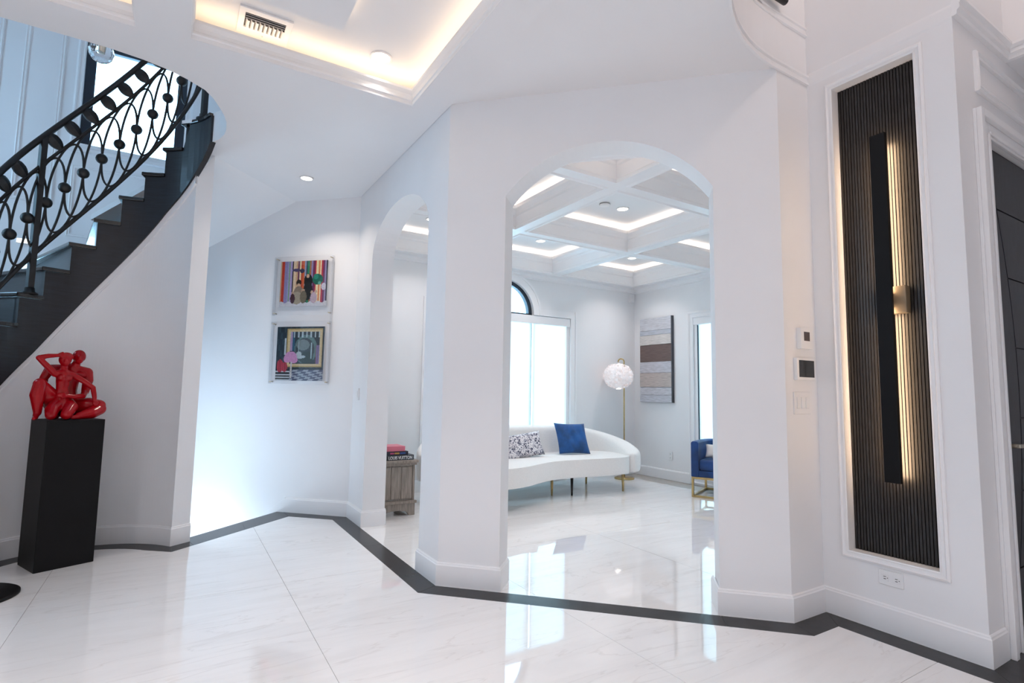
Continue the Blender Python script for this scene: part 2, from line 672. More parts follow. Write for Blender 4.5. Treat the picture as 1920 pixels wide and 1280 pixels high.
# wall with the narrow arch (x = 1.515), continues as the west wall of the sitting room
op0, op1, spr = 3.665 - 3.334, 5.015 - 3.334, 2.48
arch1 = [((op0 + op1) / 2 + (op1 - op0) / 2 * cos(pi * i / 28), spr + 0.37 * sin(pi * i / 28)) for i in range(29)]
ol = [(0, 0)] + [(op0, 0)] + list(reversed(arch1)) + [(op1, 0), (3.10, 0), (3.10, 3.3), (0, 3.3)]
struct('wall_arch_left', MB().slab((1.515, 3.334), (0, 1), (-1, 0), ol, 0.21), M_WALL)
# wall with the wide arch (45 degrees)
sx = lambda x: (x - 1.515) / R2
s0, s1, sc, RA, crown = sx(1.805), sx(2.732), sx(2.262), 0.81, 2.873
a0 = math.acos((s1 - sc) / RA)
a1 = math.acos((s0 - sc) / RA)
arch2 = [(sc + RA * cos(a0 + (a1 - a0) * i / 36), crown - RA + RA * sin(a0 + (a1 - a0) * i / 36)) for i in range(37)]
L2 = sx(2.999)
ol = [(0, 0), (s0, 0)] + list(reversed(arch2)) + [(s1, 0), (L2, 0), (L2, 3.3), (0, 3.3)]
struct('wall_arch_front', MB().slab((1.515, 3.334), U_A2, N_A2, ol, 0.21), M_WALL)
struct('wall_pier', MB().prism([(2.999, 1.85), (3.42, 1.85), (3.42, 2.06), (3.148, 1.999)], 0, 6.2), M_WALL)
# right wall with the tall niche (x = 3.328)
NY0, NY1, NZ0, NZ1, ND = 1.695, 1.262, 0.385, 3.13, 0.07
ol = [(0, 0), (0.766, 0), (0.766, 6.2), (0, 6.2)]
hole = [(1.85 - NY0, NZ0), (1.85 - NY1, NZ0), (1.85 - NY1, NZ1), (1.85 - NY0, NZ1)]
wr = MB().slab((3.328, 1.85), (0, -1), (-1, 0), ol, ND, [hole])
wr.box(3.328 + ND, 3.328 + ND + 0.05, 1.19, 1.84, 0, 6.2)
struct('wall_right', wr, M_WALL)
# wall with the black door (y = 1.083)
DX0, DX1, DZ = 3.695, 4.68, 2.665
ol = [(0.0, 0), (DX0 - 3.328, 0), (DX0 - 3.328, DZ), (DX1 - 3.328, DZ), (DX1 - 3.328, 0), (3.17, 0), (3.17, 6.2), (0.0, 6.2)]
struct('wall_door', MB().slab((3.3285, 1.083), (1, 0), (0, -1), ol, 0.12), M_WALL)
# picture wall (45 degrees), runs down beside the stair to the lower floor
struct('wall_back', MB().slab((1.515, 5.485), (-R2, R2), (-R2, -R2), [(0, -2.6), (2.15, -2.6), (2.15, 3.26), (0, 3.26)], 0.10), M_WALL)
# end wall of the descending stair
struct('wall_stair_end', MB().slab((0.16, 6.86), (-R2, -R2), (R2, -R2), [(0, -2.6), (0.55, -2.6), (0.55, 2.76), (0, 2.76)], 0.08), M_WALL)


def stair_point(th, r):
    """plan point of the stair at angle th: round well, then a straight lower run"""
    if th <= 180:
        return (CX + r * cos(radians(th)), CY + r * sin(radians(th)))
    return (CX - r, CY - radians(th - 180) * RW)


SK = [(10, 3.262), (14, 3.222), (31, 3.032), (52.3, 2.744), (56.1, 2.689), (75.8, 2.349), (92.95, 2.051), (108.8, 1.759), (124.2, 1.481), (140.2, 1.238), (222, 0.02), (262, 0.02)]


def skirt(th):
    for (a, za), (b, zb) in zip(SK, SK[1:]):
        if th <= b:
            return za + (zb - za) * (th - a) / (b - a)
    return 0.02


ths = [34 + 2 * i for i in range(98)]
b = MB()
vs = []
for t in ths:
    zt = max(0.02, skirt(t) + 0.006)
    p, q = stair_point(t, RW + 0.015), stair_point(t, RW + 0.165)
    zq = min(3.24, zt + 0.24 * max(0, 1 - (t - 34) / 14))
    vs += [(*p, 0), (*p, zt), (*q, zq), (*q, 0)]
fs = []
for i in range(len(ths) - 1):
    for j in range(4):
        j2 = (j + 1) % 4
        fs.append((4 * i + j, 4 * i + 4 + j, 4 * i + 4 + j2, 4 * i + j2))
fs += [(0, 1, 2, 3), tuple(4 * (len(ths) - 1) + j for j in (3, 2, 1, 0))]
b.add(vs, fs)
struct('wall_stair', b, M_WALL)
# white moulding under the dark stringer
b = MB()
vs = []
tt = [33.5 + 2 * i for i in range(92)]
for t in tt:
    z = skirt(t)
    p, q = stair_point(t, RW + 0.001), stair_point(t, RW + 0.02)
    vs += [(*q, z - 0.075), (*p, z - 0.07), (*p, z - 0.055), (*stair_point(t, RW + 0.006), z - 0.05), (*stair_point(t, RW + 0.004), z + 0.010), (*q, z + 0.010)]
fs = []
for i in range(len(tt) - 1):
    for j in range(6):
        j2 = (j + 1) % 6
        fs.append((6 * i + j, 6 * i + 6 + j, 6 * i + 6 + j2, 6 * i + j2))
b.add(vs, fs)
struct('trim_1', b, M_TRIM)

# stairwell outer wall with two windows (y = 7)
ell = [(-0.81 + 0.81 * cos(pi * i / 24), 1.85 + 0.75 * sin(pi * i / 24)) for i in range(25)]
low_hole = [(-1.62, 0.9), (0.0, 0.9)] + ell
up_hole = [(-1.015, 3.735), (-0.095, 3.735), (-0.095, 4.90), (-1.015, 4.90)]
ol = [(-3.4, -2.6), (0.06, -2.6), (0.06, 3.2), (6.6, 3.2), (6.6, 6.2), (-3.4, 6.2)]
struct('wall_north', MB().slab((0, 7.0), (1, 0), (0, -1), ol, 0.16, [low_hole, up_hole]), M_WALL)
# outer shell of the entry hall behind the viewer
struct('wall_south', MB().slab((0, -2.6), (1, 0), (0, 1), [(-3.5, -0.2), (6.6, -0.2), (6.6, 6.3), (-3.5, 6.3)], 0.15), M_WALL)
struct('wall_west', MB().slab((-3.4, 0), (0, 1), (1, 0), [(-2.7, -2.6), (7.1, -2.6), (7.1, 6.3), (-2.7, 6.3)], 0.15,
                              [[(5.35, 2.4), (6.2, 2.4), (6.2, 4.3), (5.35, 4.3)], [(-1.7, 0.3), (-1.2, 0.3), (-1.2, 1.3), (-1.7, 1.3)]]), M_WALL)  # unseen openings added to let cool skylight onto stairwell and hall
struct('wall_east', MB().slab((6.5, 0), (0, 1), (-1, 0), [(-2.7, -0.2), (1.25, -0.2), (1.25, 3.3), (7.1, 3.3), (7.1, 6.3), (-2.7, 6.3)], 0.15), M_WALL)
struct('ceiling_upper', MB().box(-3.5, 6.6, -2.7, 7.1, 6.2, 6.3), M_CEIL)
struct('floor_lower', MB().box(-3.4, 2.0, 4.5, 7.1, -2.7, -2.6), M_MARBLE)
struct('wall_lower', MB().box(-3.4, 2.0, 4.5, 4.6, -2.6, -0.16), M_WALL)

# sitting room
RN, RE = 6.375, 6.235
a2 = [(3.81 + 0.46 * cos(pi * i / 30), 2.335 + 0.46 * sin(pi * i / 30)) for i in range(31)]
pal = [(2.70, 0.30), (4.93, 0.30), (4.93, 2.335)] + a2 + [(2.70, 2.335)]
struct('wall_room_north', MB().slab((0, RN), (1, 0), (0, -1), [(1.6, 0), (6.4, 0), (6.4, 3.4), (1.6, 3.4)], 0.16, [pal]), M_WALL)
RWIN = (4.22, 5.20, 0.10, 2.335)
struct('wall_room_east', MB().slab((RE, 0), (0, 1), (-1, 0), [(1.2, 0), (6.4, 0), (6.4, 3.4), (1.2, 3.4)], 0.16,
                                   [[(RWIN[0], RWIN[2]), (RWIN[1], RWIN[2]), (RWIN[1], RWIN[3]), (RWIN[0], RWIN[3])]]), M_WALL)
struct('wall_room_south', MB().slab((0, 1.21), (1, 0), (0, 1), [(3.40, 0), (6.3, 0), (6.3, 3.3), (3.40, 3.3)], 0.02), M_WALL)

# ------------------------------------------------------------------ ceilings
TR1 = (-0.052, 1.29, 0.70, 3.48)
TR2 = (-1.62, -0.31, 0.70, 3.535)
VC, VR = (2.95, 0.607), 1.24
void_arc = arc(VC[0], VC[1], VR, 90, 270, 40)
void_poly = void_arc + [(4.07, -0.633), (4.07, 1.11), (3.36, 1.11), (3.36, 1.87), (2.95, 1.87)]
hall_ceil = [(-3.45, -2.65), (6.55, -2.65), (6.55, 1.16), (3.40, 1.16), (3.40, 1.95), (3.06, 1.95), (1.60, 3.40), (1.60, 5.50), (1.60, 7.05),
             (1.66, 7.05), (-0.04, 5.245), (0.06, 5.13), (0.127, 4.913), (0.175, 4.825), (0.205, 4.70), (0.211, 4.60), (0.202, 4.467), (0.175, 4.35), (0.136, 4.238), (0.096, 4.14), (0.046, 4.055),
             (-0.063, 3.969), (-0.17, 3.912), (-0.288, 3.874), (-0.454, 3.848), (-0.65, 3.84), (-3.45, 3.835)]
hall_ceil[8:10] = [(1.66, 7.05)]
rect = lambda r: [(r[0], r[2]), (r[1], r[2]), (r[1], r[3]), (r[0], r[3])]
drop = half_plane(hall_ceil, -1, 0, -1.512)
struct('ceiling_drop', MB().prism(drop, H - 0.014, H + 0.001, [rect(TR1), rect(TR2)]), M_CEIL)
grow = lambda r, e: (r[0] - e, r[1] + e, r[2] - e, r[3] + e)
ceiling = struct('ceiling', MB().prism(hall_ceil, H, 3.325, [rect(TR1), rect(TR2), void_poly]), M_CEIL)
cove = (TR2[0] - 0.23, TR1[1] + 0.23, TR1[2] - 0.23, 3.72)
struct('floor_upper', MB().prism(hall_ceil, 3.325, 3.47, [rect(cove), void_poly]), M_CEIL)
struct('ceiling_rib', MB().box(TR2[1] + 0.0, TR1[0] - 0.0, 0.5, 3.72, 3.325, 3.452), M_CEIL)


def tray(r, vent=False):
    x0, x1, y0, y1 = r
    loop = [(x0, y0), (x1, y0), (x1, y1), (x0, y1)]           # left of travel = inwards
    t = struct('ceiling_tray', MB().prism([(x0 - .24, y0 - .24), (x1 + .24, y0 - .24), (x1 + .24, y1 + .24), (x0 - .24, y1 + .24)], 3.452, 3.475), M_CEIL)
    e0, e1 = (.1, .215) if x0 > -0.5 else (.215, .1)
    part('tray_side', MB().sweep([(x0 - e0, y0 - .215), (x1 + e1, y0 - .215), (x1 + e1, y1 + .215), (x0 - e0, y1 + .215)],
                                 [(0, 3.326), (0.0, 3.452), (-0.012, 3.452), (-0.012, 3.326)], True), M_CEIL, t)
    part('tray_moulding', MB().sweep(loop, [(-0.012, H - 0.012), (0.004, H - 0.012), (0.004, H + 0.012), (0.012, H + 0.018), (0.012, H + 0.03), (0.004, H + 0.036), (0.006, H + 0.06),
                                            (0.018, H + 0.085), (0.018, H + 0.10), (-0.03, H + 0.10), (-0.03, H)], True), M_TRIM, t)
    part('led_strip', MB().sweep(loop, [(-0.035, 3.345), (-0.035, 3.357), (-0.075, 3.357), (-0.075, 3.345)], True), M_LED, t)
    part('tray_ledge', MB().sweep(loop, [(0.0, 3.326), (0.0, 3.338), (-0.09, 3.338), (-0.09, 3.326)], True), M_CEIL, t)
    return t


tray1 = tray(TR1)
tray2 = tray(TR2)
# panel hanging in the tray with a light strip on its hidden edge
b = MB().box(0.10, 0.725, 1.25, 3.185, 3.395, 3.415)
dp = part('drop_panel', b, M_CEIL, tray1)
part('led_strip', MB().box(0.655, 0.685, 1.3, 3.10, 3.418, 3.428), M_LED, tray1)
part('panel_hanger', MB().box(0.2, 0.62, 1.4, 3.0, 3.415, 3.452), M_CEIL, tray1)
# mouldings round the double-height opening
path = [(4.07, 1.083), (3.328, 1.083)]
struct('trim_2', MB().sweep([(4.07, -0.6), (4.07, 1.083), (3.328, 1.083)][::-1],
                            [(0, H - 0.005), (-0.02, H + 0.0), (-0.022, H + 0.02), (-0.034, H + 0.03), (-0.034, H + 0.055), (-0.05, H + 0.07), (-0.05, H + 0.085), (0, H + 0.095)]), M_TRIM)
fas = [(3.328, 1.85), (2.95, 1.85)] + void_arc[1:] + [(4.07, -0.633)]
struct('trim_3', MB().sweep(fas, [(0, H - 0.012), (0.014, H - 0.012), (0.014, H + 0.004), (0.007, H + 0.010), (0.007, H + 0.028), (0.016, H + 0.036), (0.016, H + 0.05), (0, H + 0.055)]), M_TRIM)
struct('wall_balcony', MB().sweep([(3.06, 1.853), (2.95, 1.8475)] + fas[2:] + [(4.07, 1.092)], [(0.005, H + .004), (0.005, 4.35), (-0.10, 4.35), (-0.10, H + .004)]), M_WALL)
struct('trim_4', MB().sweep(fas, [(0, 3.555), (0.012, 3.56), (0.012, 3.575), (0.005, 3.58), (0.005, 3.60), (0.012, 3.605), (0.012, 3.62), (0, 3.625)]), M_TRIM)
struct('trim_5', MB().sweep([(3.328, 1.85), (3.328, 1.083)], [(0, H - 0.02), (-0.003, H - 0.005), (-0.003, H + 0.05), (0, H + 0.065)]), M_TRIM)
# sloping soffit under the flight above the alcove
sof = MB()
A, B_ = Vector((1.08, 6.085, H)), Vector((-0.45, 4.555, H))
dn = Vector((-R2, R2, -0.4195))
q = [A, B_, B_ + dn * 1.25, A + dn * 1.25]
up = Vector((0, 0, 0.05))
sof.add([*q, *[p + up for p in q]], [(0, 1, 2, 3), (7, 6, 5, 4), (0, 4, 5, 1), (1, 5, 6, 2), (2, 6, 7, 3), (3, 7, 4, 0)])
# keep only the part right of the round stair wall
sof = MB()
B_ = Vector((0.145, 5.15, H))
q = [A, B_, B_ + dn * 1.25, A + dn * 1.25]
sof.add([*q, *[p + up for p in q]], [(0, 1, 2, 3), (7, 6, 5, 4), (0, 4, 5, 1), (1, 5, 6, 2), (2, 6, 7, 3), (3, 7, 4, 0)])
struct('ceiling_soffit', sof, M_CEIL)

# coffered ceiling of the sitting room
ZB, ZL, ZC = 2.93, 3.15, 3.222
cells = []
for (xa, xb) in ((1.80, 2.91), (3.04, 4.48), (4.61, 6.05)):
    for (ya, yb) in ((1.78, 3.17), (3.30, 4.69), (4.82, 6.21)):
        p = half_plane([(xa, ya), (xb, ya), (xb, yb), (xa, yb)], 1, 1, 5.40)
        p2 = []
        for v in p:
            if not p2 or hypot(v[0] - p2[-1][0], v[1] - p2[-1][1]) > 0.02:
                p2.append(v)
        if len(p2) >= 3 and area(p2) > 0.05:
            cells.append(p2)
room_out = [(1.60, 3.50), (1.60, 3.46), (3.21, 1.97), (3.30, 1.22), (6.30, 1.22), (6.30, 6.44), (1.60, 6.44)]
room_out = [(1.61, 3.54), (3.10, 2.05), (3.40, 2.05), (3.40, 1.20), (6.30, 1.20), (6.30, 6.44), (1.61, 6.44)]
grid = bpy.data.objects.new('ceiling_grid', None)
COL.objects.link(grid)
grid['kind'] = 'structure'
ORG[grid.name] = (0, 0, 0)
XS, YS = [1.61, 1.80, 2.91, 3.04, 4.48, 4.61, 6.05, 6.30], [1.20, 1.78, 3.17, 3.30, 4.69, 4.82, 6.21, 6.44]
strips = [(XS[i], XS[i + 1], YS[0], YS[-1]) for i in (0, 2, 4, 6)]
strips += [(XS[i], XS[i + 1], YS[j], YS[j + 1]) for i in (1, 3, 5) for j in (0, 2, 4, 6)]
beams = [half_plane([(a, c), (b_, c), (b_, d), (a, d)], 1, 1, 5.15) for a, b_, c, d in strips]
for i in (1, 3, 5):
    for j in (1, 3, 5):
        p = half_plane([(XS[i], YS[j]), (XS[i + 1], YS[j]), (XS[i + 1], YS[j + 1]), (XS[i], YS[j + 1])], 1, 1, 5.15)
        if p:
            beams.append(half_plane(p, -1, -1, -5.40))
for p in beams:
    if len(p) < 3 or area(p) < 1e-4:
        continue
    for q in (half_plane(p, 0, 1, 2.06), half_plane(half_plane(p, 0, -1, -2.06), 1, 0, 3.46)):
        if len(q) >= 3 and area(q) > 1e-4:
            part('beam', MB().prism(q, ZB, ZL - 0.02), M_TRIM, grid)
struct('ceiling_room', MB().prism(room_out, ZC, ZC + 0.17), M_CEIL)
for p in cells:
    part('coffer_moulding', MB().sweep(p, [(-0.004, ZB - 0.01), (0.012, ZB - 0.01), (0.014, ZB + 0.015), (0.004, ZB + 0.028), (0.004, ZB + 0.13), (0.014, ZB + 0.145), (0.016, ZB + 0.165),
                                           (0.040, ZL - 0.02), (0.040, ZL + 0.016), (0.026, ZL + 0.016), (0.022, ZL), (-0.045, ZL), (-0.045, ZB + 0.02)], True), M_TRIM, grid)
    part('coffer_wall', MB().sweep(p, [(-0.052, ZL - 0.03), (-0.052, ZC), (-0.062, ZC), (-0.062, ZL - 0.03)], True), M_CEIL, grid)
    part('led_strip', MB().sweep(p, [(0.012, ZL + 0.004), (0.012, ZL + 0.011), (-0.020, ZL + 0.011), (-0.020, ZL + 0.004)], True), M_LEDW, grid)
struct('trim_6', MB().sweep([(6.235, 1.3), (6.235, 6.375), (1.73, 6.375)], [(0, 2.845), (0.012, 2.85), (0.014, 2.868), (0.03, 2.885), (0.06, 2.905), (0.065, 2.932), (0, 2.932)]), M_TRIM)

# ------------------------------------------------------------------ base mouldings
BP = lambda s: [(0, 0.0), (s * 0.015, 0.0), (s * 0.015, 0.128), (s * 0.011, 0.134), (s * 0.010, 0.141), (s * 0.004, 0.146), (0, 0.146)]


def base(name, pts):
    struct(name, MB().sweep(pts, BP(1)), M_TRIM)


base('baseboard_pier', [(2.879 + 0.009, 2.272 + 0.011), (2.732, 2.117), (2.999, 1.85), (3.328, 1.85), (3.328, 1.083), (3.515, 1.083)][::-1])
base('baseboard_column', [(1.727, 3.665), (1.515, 3.665), (1.515, 3.334), (1.805, 3.044), (1.955, 3.194)][::-1])
base('baseboard_back', [(1.02, 5.98), (1.515, 5.485), (1.515, 5.015), (1.727, 5.015)][::-1])
arcw = [stair_point(t, RW + 0.015) for t in [34 + 3 * i for i in range(50)]] + [(CX - RW - 0.015, 3.95)]
e0, e1 = Vector(stair_point(34, RW + 0.015)), Vector(stair_point(34, RW + 0.165))
base('baseboard_stair', [tuple(e1)] + arcw)
base('baseboard_room', [(6.235, 1.35), (6.235, 6.375), (1.73, 6.375), (1.73, 5.03)])

# skirting that follows the stair down along the picture wall
sk = MB()
o = Vector((1.02, 5.98))
uu = Vector((-R2, R2))
nn = Vector((-R2, -R2)) * 0.015
pr = [(0, 0.0), (0, 0.146), (0.9, -0.48), (0.9, -0.62), (0.10, -0.07)]
vs = [(o.x + uu.x * s, o.y + uu.y * s, z) for s, z in pr] + [(o.x + uu.x * s + nn.x, o.y + uu.y * s + nn.y, z) for s, z in pr]
sk.add(vs, [(0, 1, 2, 3, 4), (9, 8, 7, 6, 5)] + [(i, (i + 1) % 5, (i + 1) % 5 + 5, i + 5) for i in range(5)])
struct('trim_7', sk, M_TRIM)

# ------------------------------------------------------------------ wall-plane helpers
def wp(o, u, n, s, z, d=0.0):
    """point on a wall plane: s along u from o, height z, d out along n"""
    return (o[0] + u[0] * s + n[0] * d, o[1] + u[1] * s + n[1] * d, z)


def wbox(mb, o, u, n, s0, s1, z0, z1, d0, d1):
    p = [wp(o, u, n, s, 0, d)[:2] for s, d in ((s0, d0), (s1, d0), (s1, d1), (s0, d1))]
    return mb.prism(p, z0, z1)


def wframe(mb, o, u, n, s0, s1, z0, z1, w, d0, d1, step=True):
    """rectangular moulding frame, mitred, outside edge s0..s1, z0..z1"""
    prof = [(0, 0), (0, 0.7), (0.25, 1.0), (0.45, 0.55), (0.75, 0.55), (0.82, 0.8), (1.0, 0.7), (1, 0)] if step else [(0, 0), (0, 1), (1, 1), (1, 0)]
    rows = []
    for cs, cz, ds, dz in ((s0, z0, 1, 1), (s1, z0, -1, 1), (s1, z1, -1, -1), (s0, z1, 1, -1)):
        rows.append([wp(o, u, n, cs + ds * a * w, cz + dz * a * w, d0 + (d1 - d0) * h) for a, h in prof])
    k = len(prof)
    vs = [v for r in rows for v in r]
    fs = []
    for i in range(4):
        i2 = (i + 1) % 4
        for j in range(k):
            j2 = (j + 1) % k
            fs.append((i * k + j, i2 * k + j, i2 * k + j2, i * k + j2))
    return mb.add(vs, fs)


# ------------------------------------------------------------------ stairwell windows
def rect_bars(mb, o, u, n, s0, s1, z0, z1, w, d0, d1):
    wbox(mb, o, u, n, s0, s0 + w, z0, z1, d0, d1)
    wbox(mb, o, u, n, s1 - w, s1, z0, z1, d0, d1)
    wbox(mb, o, u, n, s0 + w, s1 - w, z0, z0 + w, d0, d1)
    wbox(mb, o, u, n, s0 + w, s1 - w, z1 - w, z1, d0, d1)
    return mb


NO, NU, NN = (0, 7.0), (1, 0), (0, -1)
w1 = struct('window_1', rect_bars(MB(), NO, NU, NN, -1.015, -0.095, 3.665, 4.90, 0.075, -0.10, -0.03), M_WINFRAME)
part('window_pane', wbox(MB(), NO, NU, NN, -0.94, -0.17, 3.74, 4.825, -0.07, -0.062), M_GLASS, w1)
part('window_casing', wframe(MB(), NO, NU, NN, -1.085, -0.025, 3.665, 4.97, 0.07, 0, 0.025), M_TRIM, w1)
part('window_sill', wbox(MB(), NO, NU, NN, -1.12, 0.01, 3.64, 3.675, 0, 0.06), M_TRIM, w1)
part('bead', rect_bars(MB(), NO, NU, NN, -0.945, -0.165, 3.715, 4.83, 0.02, -0.03, -0.018), M_WINFRAME, w1)


def arch_bar(mb, o, u, n, cx, cz, a, b_, w, d0, d1, k=28):
    out = [(cx + a * cos(pi * i / k), cz + b_ * sin(pi * i / k)) for i in range(k + 1)]
    inn = [(cx + (a - w) * cos(pi * i / k), cz + (b_ - w) * sin(pi * i / k)) for i in range(k + 1)]
    vs, fs = [], []
    for (s, z), (s2, z2) in zip(out, inn):
        vs += [wp(o, u, n, s, z, d0), wp(o, u, n, s, z, d1), wp(o, u, n, s2, z2, d1), wp(o, u, n, s2, z2, d0)]
    for i in range(k):
        for j in range(4):
            fs.append((4 * i + j, 4 * i + 4 + j, 4 * i + 4 + (j + 1) % 4, 4 * i + (j + 1) % 4))
    fs += [(0, 1, 2, 3), (4 * k + 3, 4 * k + 2, 4 * k + 1, 4 * k)]
    return mb.add(vs, fs)


b = arch_bar(MB(), NO, NU, NN, -0.81, 1.85, 0.81, 0.75, 0.05, -0.10, -0.02)
wbox(b, NO, NU, NN, -1.62, -1.57, 0.9, 1.85, -0.10, -0.02)
wbox(b, NO, NU, NN, -0.05, 0.0, 0.9, 1.85, -0.10, -0.02)
wbox(b, NO, NU, NN, -1.57, -0.05, 0.9, 0.95, -0.10, -0.02)
w2 = struct('window_2', b, M_WINFRAME)
part('window_mullion', wbox(MB(), NO, NU, NN, -1.05, -1.01, 0.95, 2.56, -0.10, -0.02), M_WINFRAME, w2)
part('window_mullion', wbox(MB(), NO, NU, NN, -0.60, -0.56, 0.95, 2.56, -0.10, -0.02), M_WINFRAME, w2)
gl = [(-1.58, 0.94), (-0.04, 0.94)] + [(-0.81 + 0.77 * cos(pi * i / 20), 1.85 + 0.71 * sin(pi * i / 20)) for i in range(21)]
part('window_pane', MB().slab((0, 7.07), (1, 0), (0, -1), gl, 0.008), M_GLASS, w2)
# wall mouldings of the stairwell
for k, (a, b_) in enumerate(((-1.50, -1.18), (-2.35, -1.66))):
    struct('trim_%d' % (8 + k), wframe(MB(), NO, NU, NN, a, b_, 3.05, 5.9, 0.035, 0, 0.014), M_TRIM)
struct('trim_10', wframe(MB(), NO, NU, NN, -1.05, -0.05, 2.75, 3.50, 0.03, 0, 0.012), M_TRIM)

# ------------------------------------------------------------------ sitting-room window with shades and arched head
RO, RU, RNn = (0, RN), (1, 0), (0, -1)
b = arch_bar(MB(), RO, RU, RNn, 3.81, 2.345, 0.455, 0.455, 0.055, -0.10, -0.03)
wbox(b, RO, RU, RNn, 3.355, 4.265, 2.325, 2.355, -0.10, -0.03)
for a in (2.70, 3.30, 4.255, 4.875):
    wbox(b, RO, RU, RNn, a, a + 0.055, 0.30, 2.325, -0.13, -0.09)
wbox(b, RO, RU, RNn, 2.70, 4.93, 0.30, 0.36, -0.13, -0.09)
w3 = struct('window_3', b, M_WINFRAME)
gl = [(3.36, 2.35), (4.26, 2.35)] + [(3.81 + 0.43 * cos(pi * i / 20), 2.355 + 0.43 * sin(pi * i / 20)) for i in range(21)]
part('arched_pane', MB().slab((0, RN + 0.065), (1, 0), (0, -1), gl, 0.006), M_GLASS, w3)
part('window_pane', wbox(MB(), RO, RU, RNn, 2.72, 4.91, 0.33, 2.32, -0.115, -0.108), M_GLASS, w3)
b = arch_bar(MB(), RO, RU, RNn, 3.81, 2.335, 0.565, 0.565, 0.105, 0.0, 0.022)
arch_bar(b, RO, RU, RNn, 3.81, 2.335, 0.585, 0.585, 0.03, 0.0, 0.034)
part('arched_casing', b, M_TRIM, w3)
b = MB()
wbox(b, RO, RU, RNn, 4.93, 5.03, 0.15, 2.43, 0, 0.022)
wbox(b, RO, RU, RNn, 5.01, 5.035, 0.15, 2.44, 0, 0.034)
wbox(b, RO, RU, RNn, 2.60, 2.70, 0.15, 2.43, 0, 0.022)
wbox(b, RO, RU, RNn, 4.385, 4.93, 2.335, 2.43, 0, 0.022)
wbox(b, RO, RU, RNn, 2.70, 3.235, 2.335, 2.43, 0, 0.022)
wbox(b, RO, RU, RNn, 2.60, 5.03, 0.22, 0.30, 0, 0.03)
part('window_casing', b, M_TRIM, w3)
part('valance', wbox(MB(), RO, RU, RNn, 2.705, 4.925, 2.215, 2.33, -0.06, 0.012), M_TRIM, w3, 0.004)
for a, c_, d in ((2.72, 3.325, -0.03), (3.335, 4.285, -0.05), (4.295, 4.858, -0.03)):
    part('roller_shade', wbox(MB(), RO, RU, RNn, a, c_, 0.36, 2.225, d - 0.002, d), M_SHADE, w3)
    part('hem_bar', wbox(MB(), RO, RU, RNn, a, c_, 0.335, 0.36, d - 0.006, d + 0.006), M_PLASTIC, w3)
part('side_channel', wbox(MB(), RO, RU, RNn, 4.868, 4.93, 0.31, 2.22, -0.08, -0.01), M_TRIM, w3)
part('side_channel', wbox(MB(), RO, RU, RNn, 2.70, 2.712, 0.31, 2.22, -0.08, -0.01), M_TRIM, w3)
# east window of the sitting room
EO, EU, EN = (RE, 0), (0, 1), (-1, 0)
w4 = struct('window_4', rect_bars(MB(), EO, EU, EN, RWIN[0], RWIN[1], RWIN[2], RWIN[3], 0.06, -0.13, -0.06), M_WINFRAME)
part('window_pane', wbox(MB(), EO, EU, EN, 4.27, 5.15, 0.15, 2.28, -0.10, -0.094), M_GLASS, w4)
part('roller_shade', wbox(MB(), EO, EU, EN, 4.24, 5.138, 0.13, 2.24, -0.032, -0.03), M_SHADE, w4)
part('shade_track', wbox(MB(), EO, EU, EN, 5.139, 5.147, 0.12, 2.23, -0.05, -0.012), M_WINFRAME, w4)
part('side_channel', wbox(MB(), EO, EU, EN, 5.147, 5.20, 0.10, 2.235, -0.05, -0.005), M_TRIM, w4)
part('valance', wbox(MB(), EO, EU, EN, 4.22, 5.20, 2.235, 2.335, -0.05, 0.012), M_TRIM, w4, 0.004)
part('window_casing', wframe(MB(), EO, EU, EN, 4.13, 5.29, 0.01, 2.425, 0.09, 0, 0.028), M_TRIM, w4)

# ------------------------------------------------------------------ black entrance-side door
DO, DU, DN = (3.328, 1.083), (1, 0), (0, -1)
sd = lambda x: x - 3.328
d1 = struct('door_1', wbox(MB(), DO, DU, DN, sd(DX0 + 0.004), sd(DX1 - 0.004), 0.006, DZ - 0.004, -0.062, -0.028), M_BLACK)
AC, AR = 0.99, 3.012
ax = lambda z: AC + sqrt(AR * AR - (z - 1.34) ** 2)


def door_panel(poly):
    vs = [(x, 1.083 + 0.028, z) for x, z in poly] + [(x, 1.083 + 0.020, z) for x, z in poly]
    n = len(poly)
    tri = tessellate_polygon([[Vector((x, z, 0)) for x, z in poly]])
    fs = [tuple(t) for t in tri] + [tuple(i + n for i in t) for t in tri] + [(i, (i + 1) % n, (i + 1) % n + n, i + n) for i in range(n)]
    part('door_panel', MB().add(vs, fs), M_DOOR, d1)


zz = [0.03 + (2.63 - 0.03) * i / 30 for i in range(31)]
door_panel([(DX0 + 0.008, 0.012), (DX0 + 0.008, 2.65)] + [(max(DX0 + 0.010, ax(z) - 0.006), z) for z in reversed(zz)])
cuts = [0.012, 0.37, 0.76, 1.15, 1.54, 1.93, 2.31, 2.65]
for za, zb in zip(cuts, cuts[1:]):
    za, zb = za + 0.004, zb - 0.004
    k = [za + (zb - za) * i / 8 for i in range(9)]
    door_panel([(DX1 - 0.01, za), (DX1 - 0.01, zb)] + [(max(DX0 + 0.014, ax(z) + 0.006), z) for z in reversed(k)])
b = wbox(MB(), DO, DU, DN, sd(3.708), sd(3.772), 0.975, 1.045, -0.022, -0.010)
hp = part('handle_plate', b, M_NICKEL, d1, 0.002)
b = MB().tube([(3.740, 1.095, 1.01), (3.740, 1.040, 1.01)], 0.011, 12)
wbox(b, DO, DU, DN, sd(3.728), sd(3.935), 1.001, 1.019, 0.032, 0.046)
part('lever', b, M_NICKEL, hp, 0.002)
cas = MB()
for a, c_, z in ((3.52, 3.695, 2.79), (4.68, 4.855, 2.79)):
    wbox(cas, DO, DU, DN, sd(a), sd(c_), 0, z, 0, 0.016)
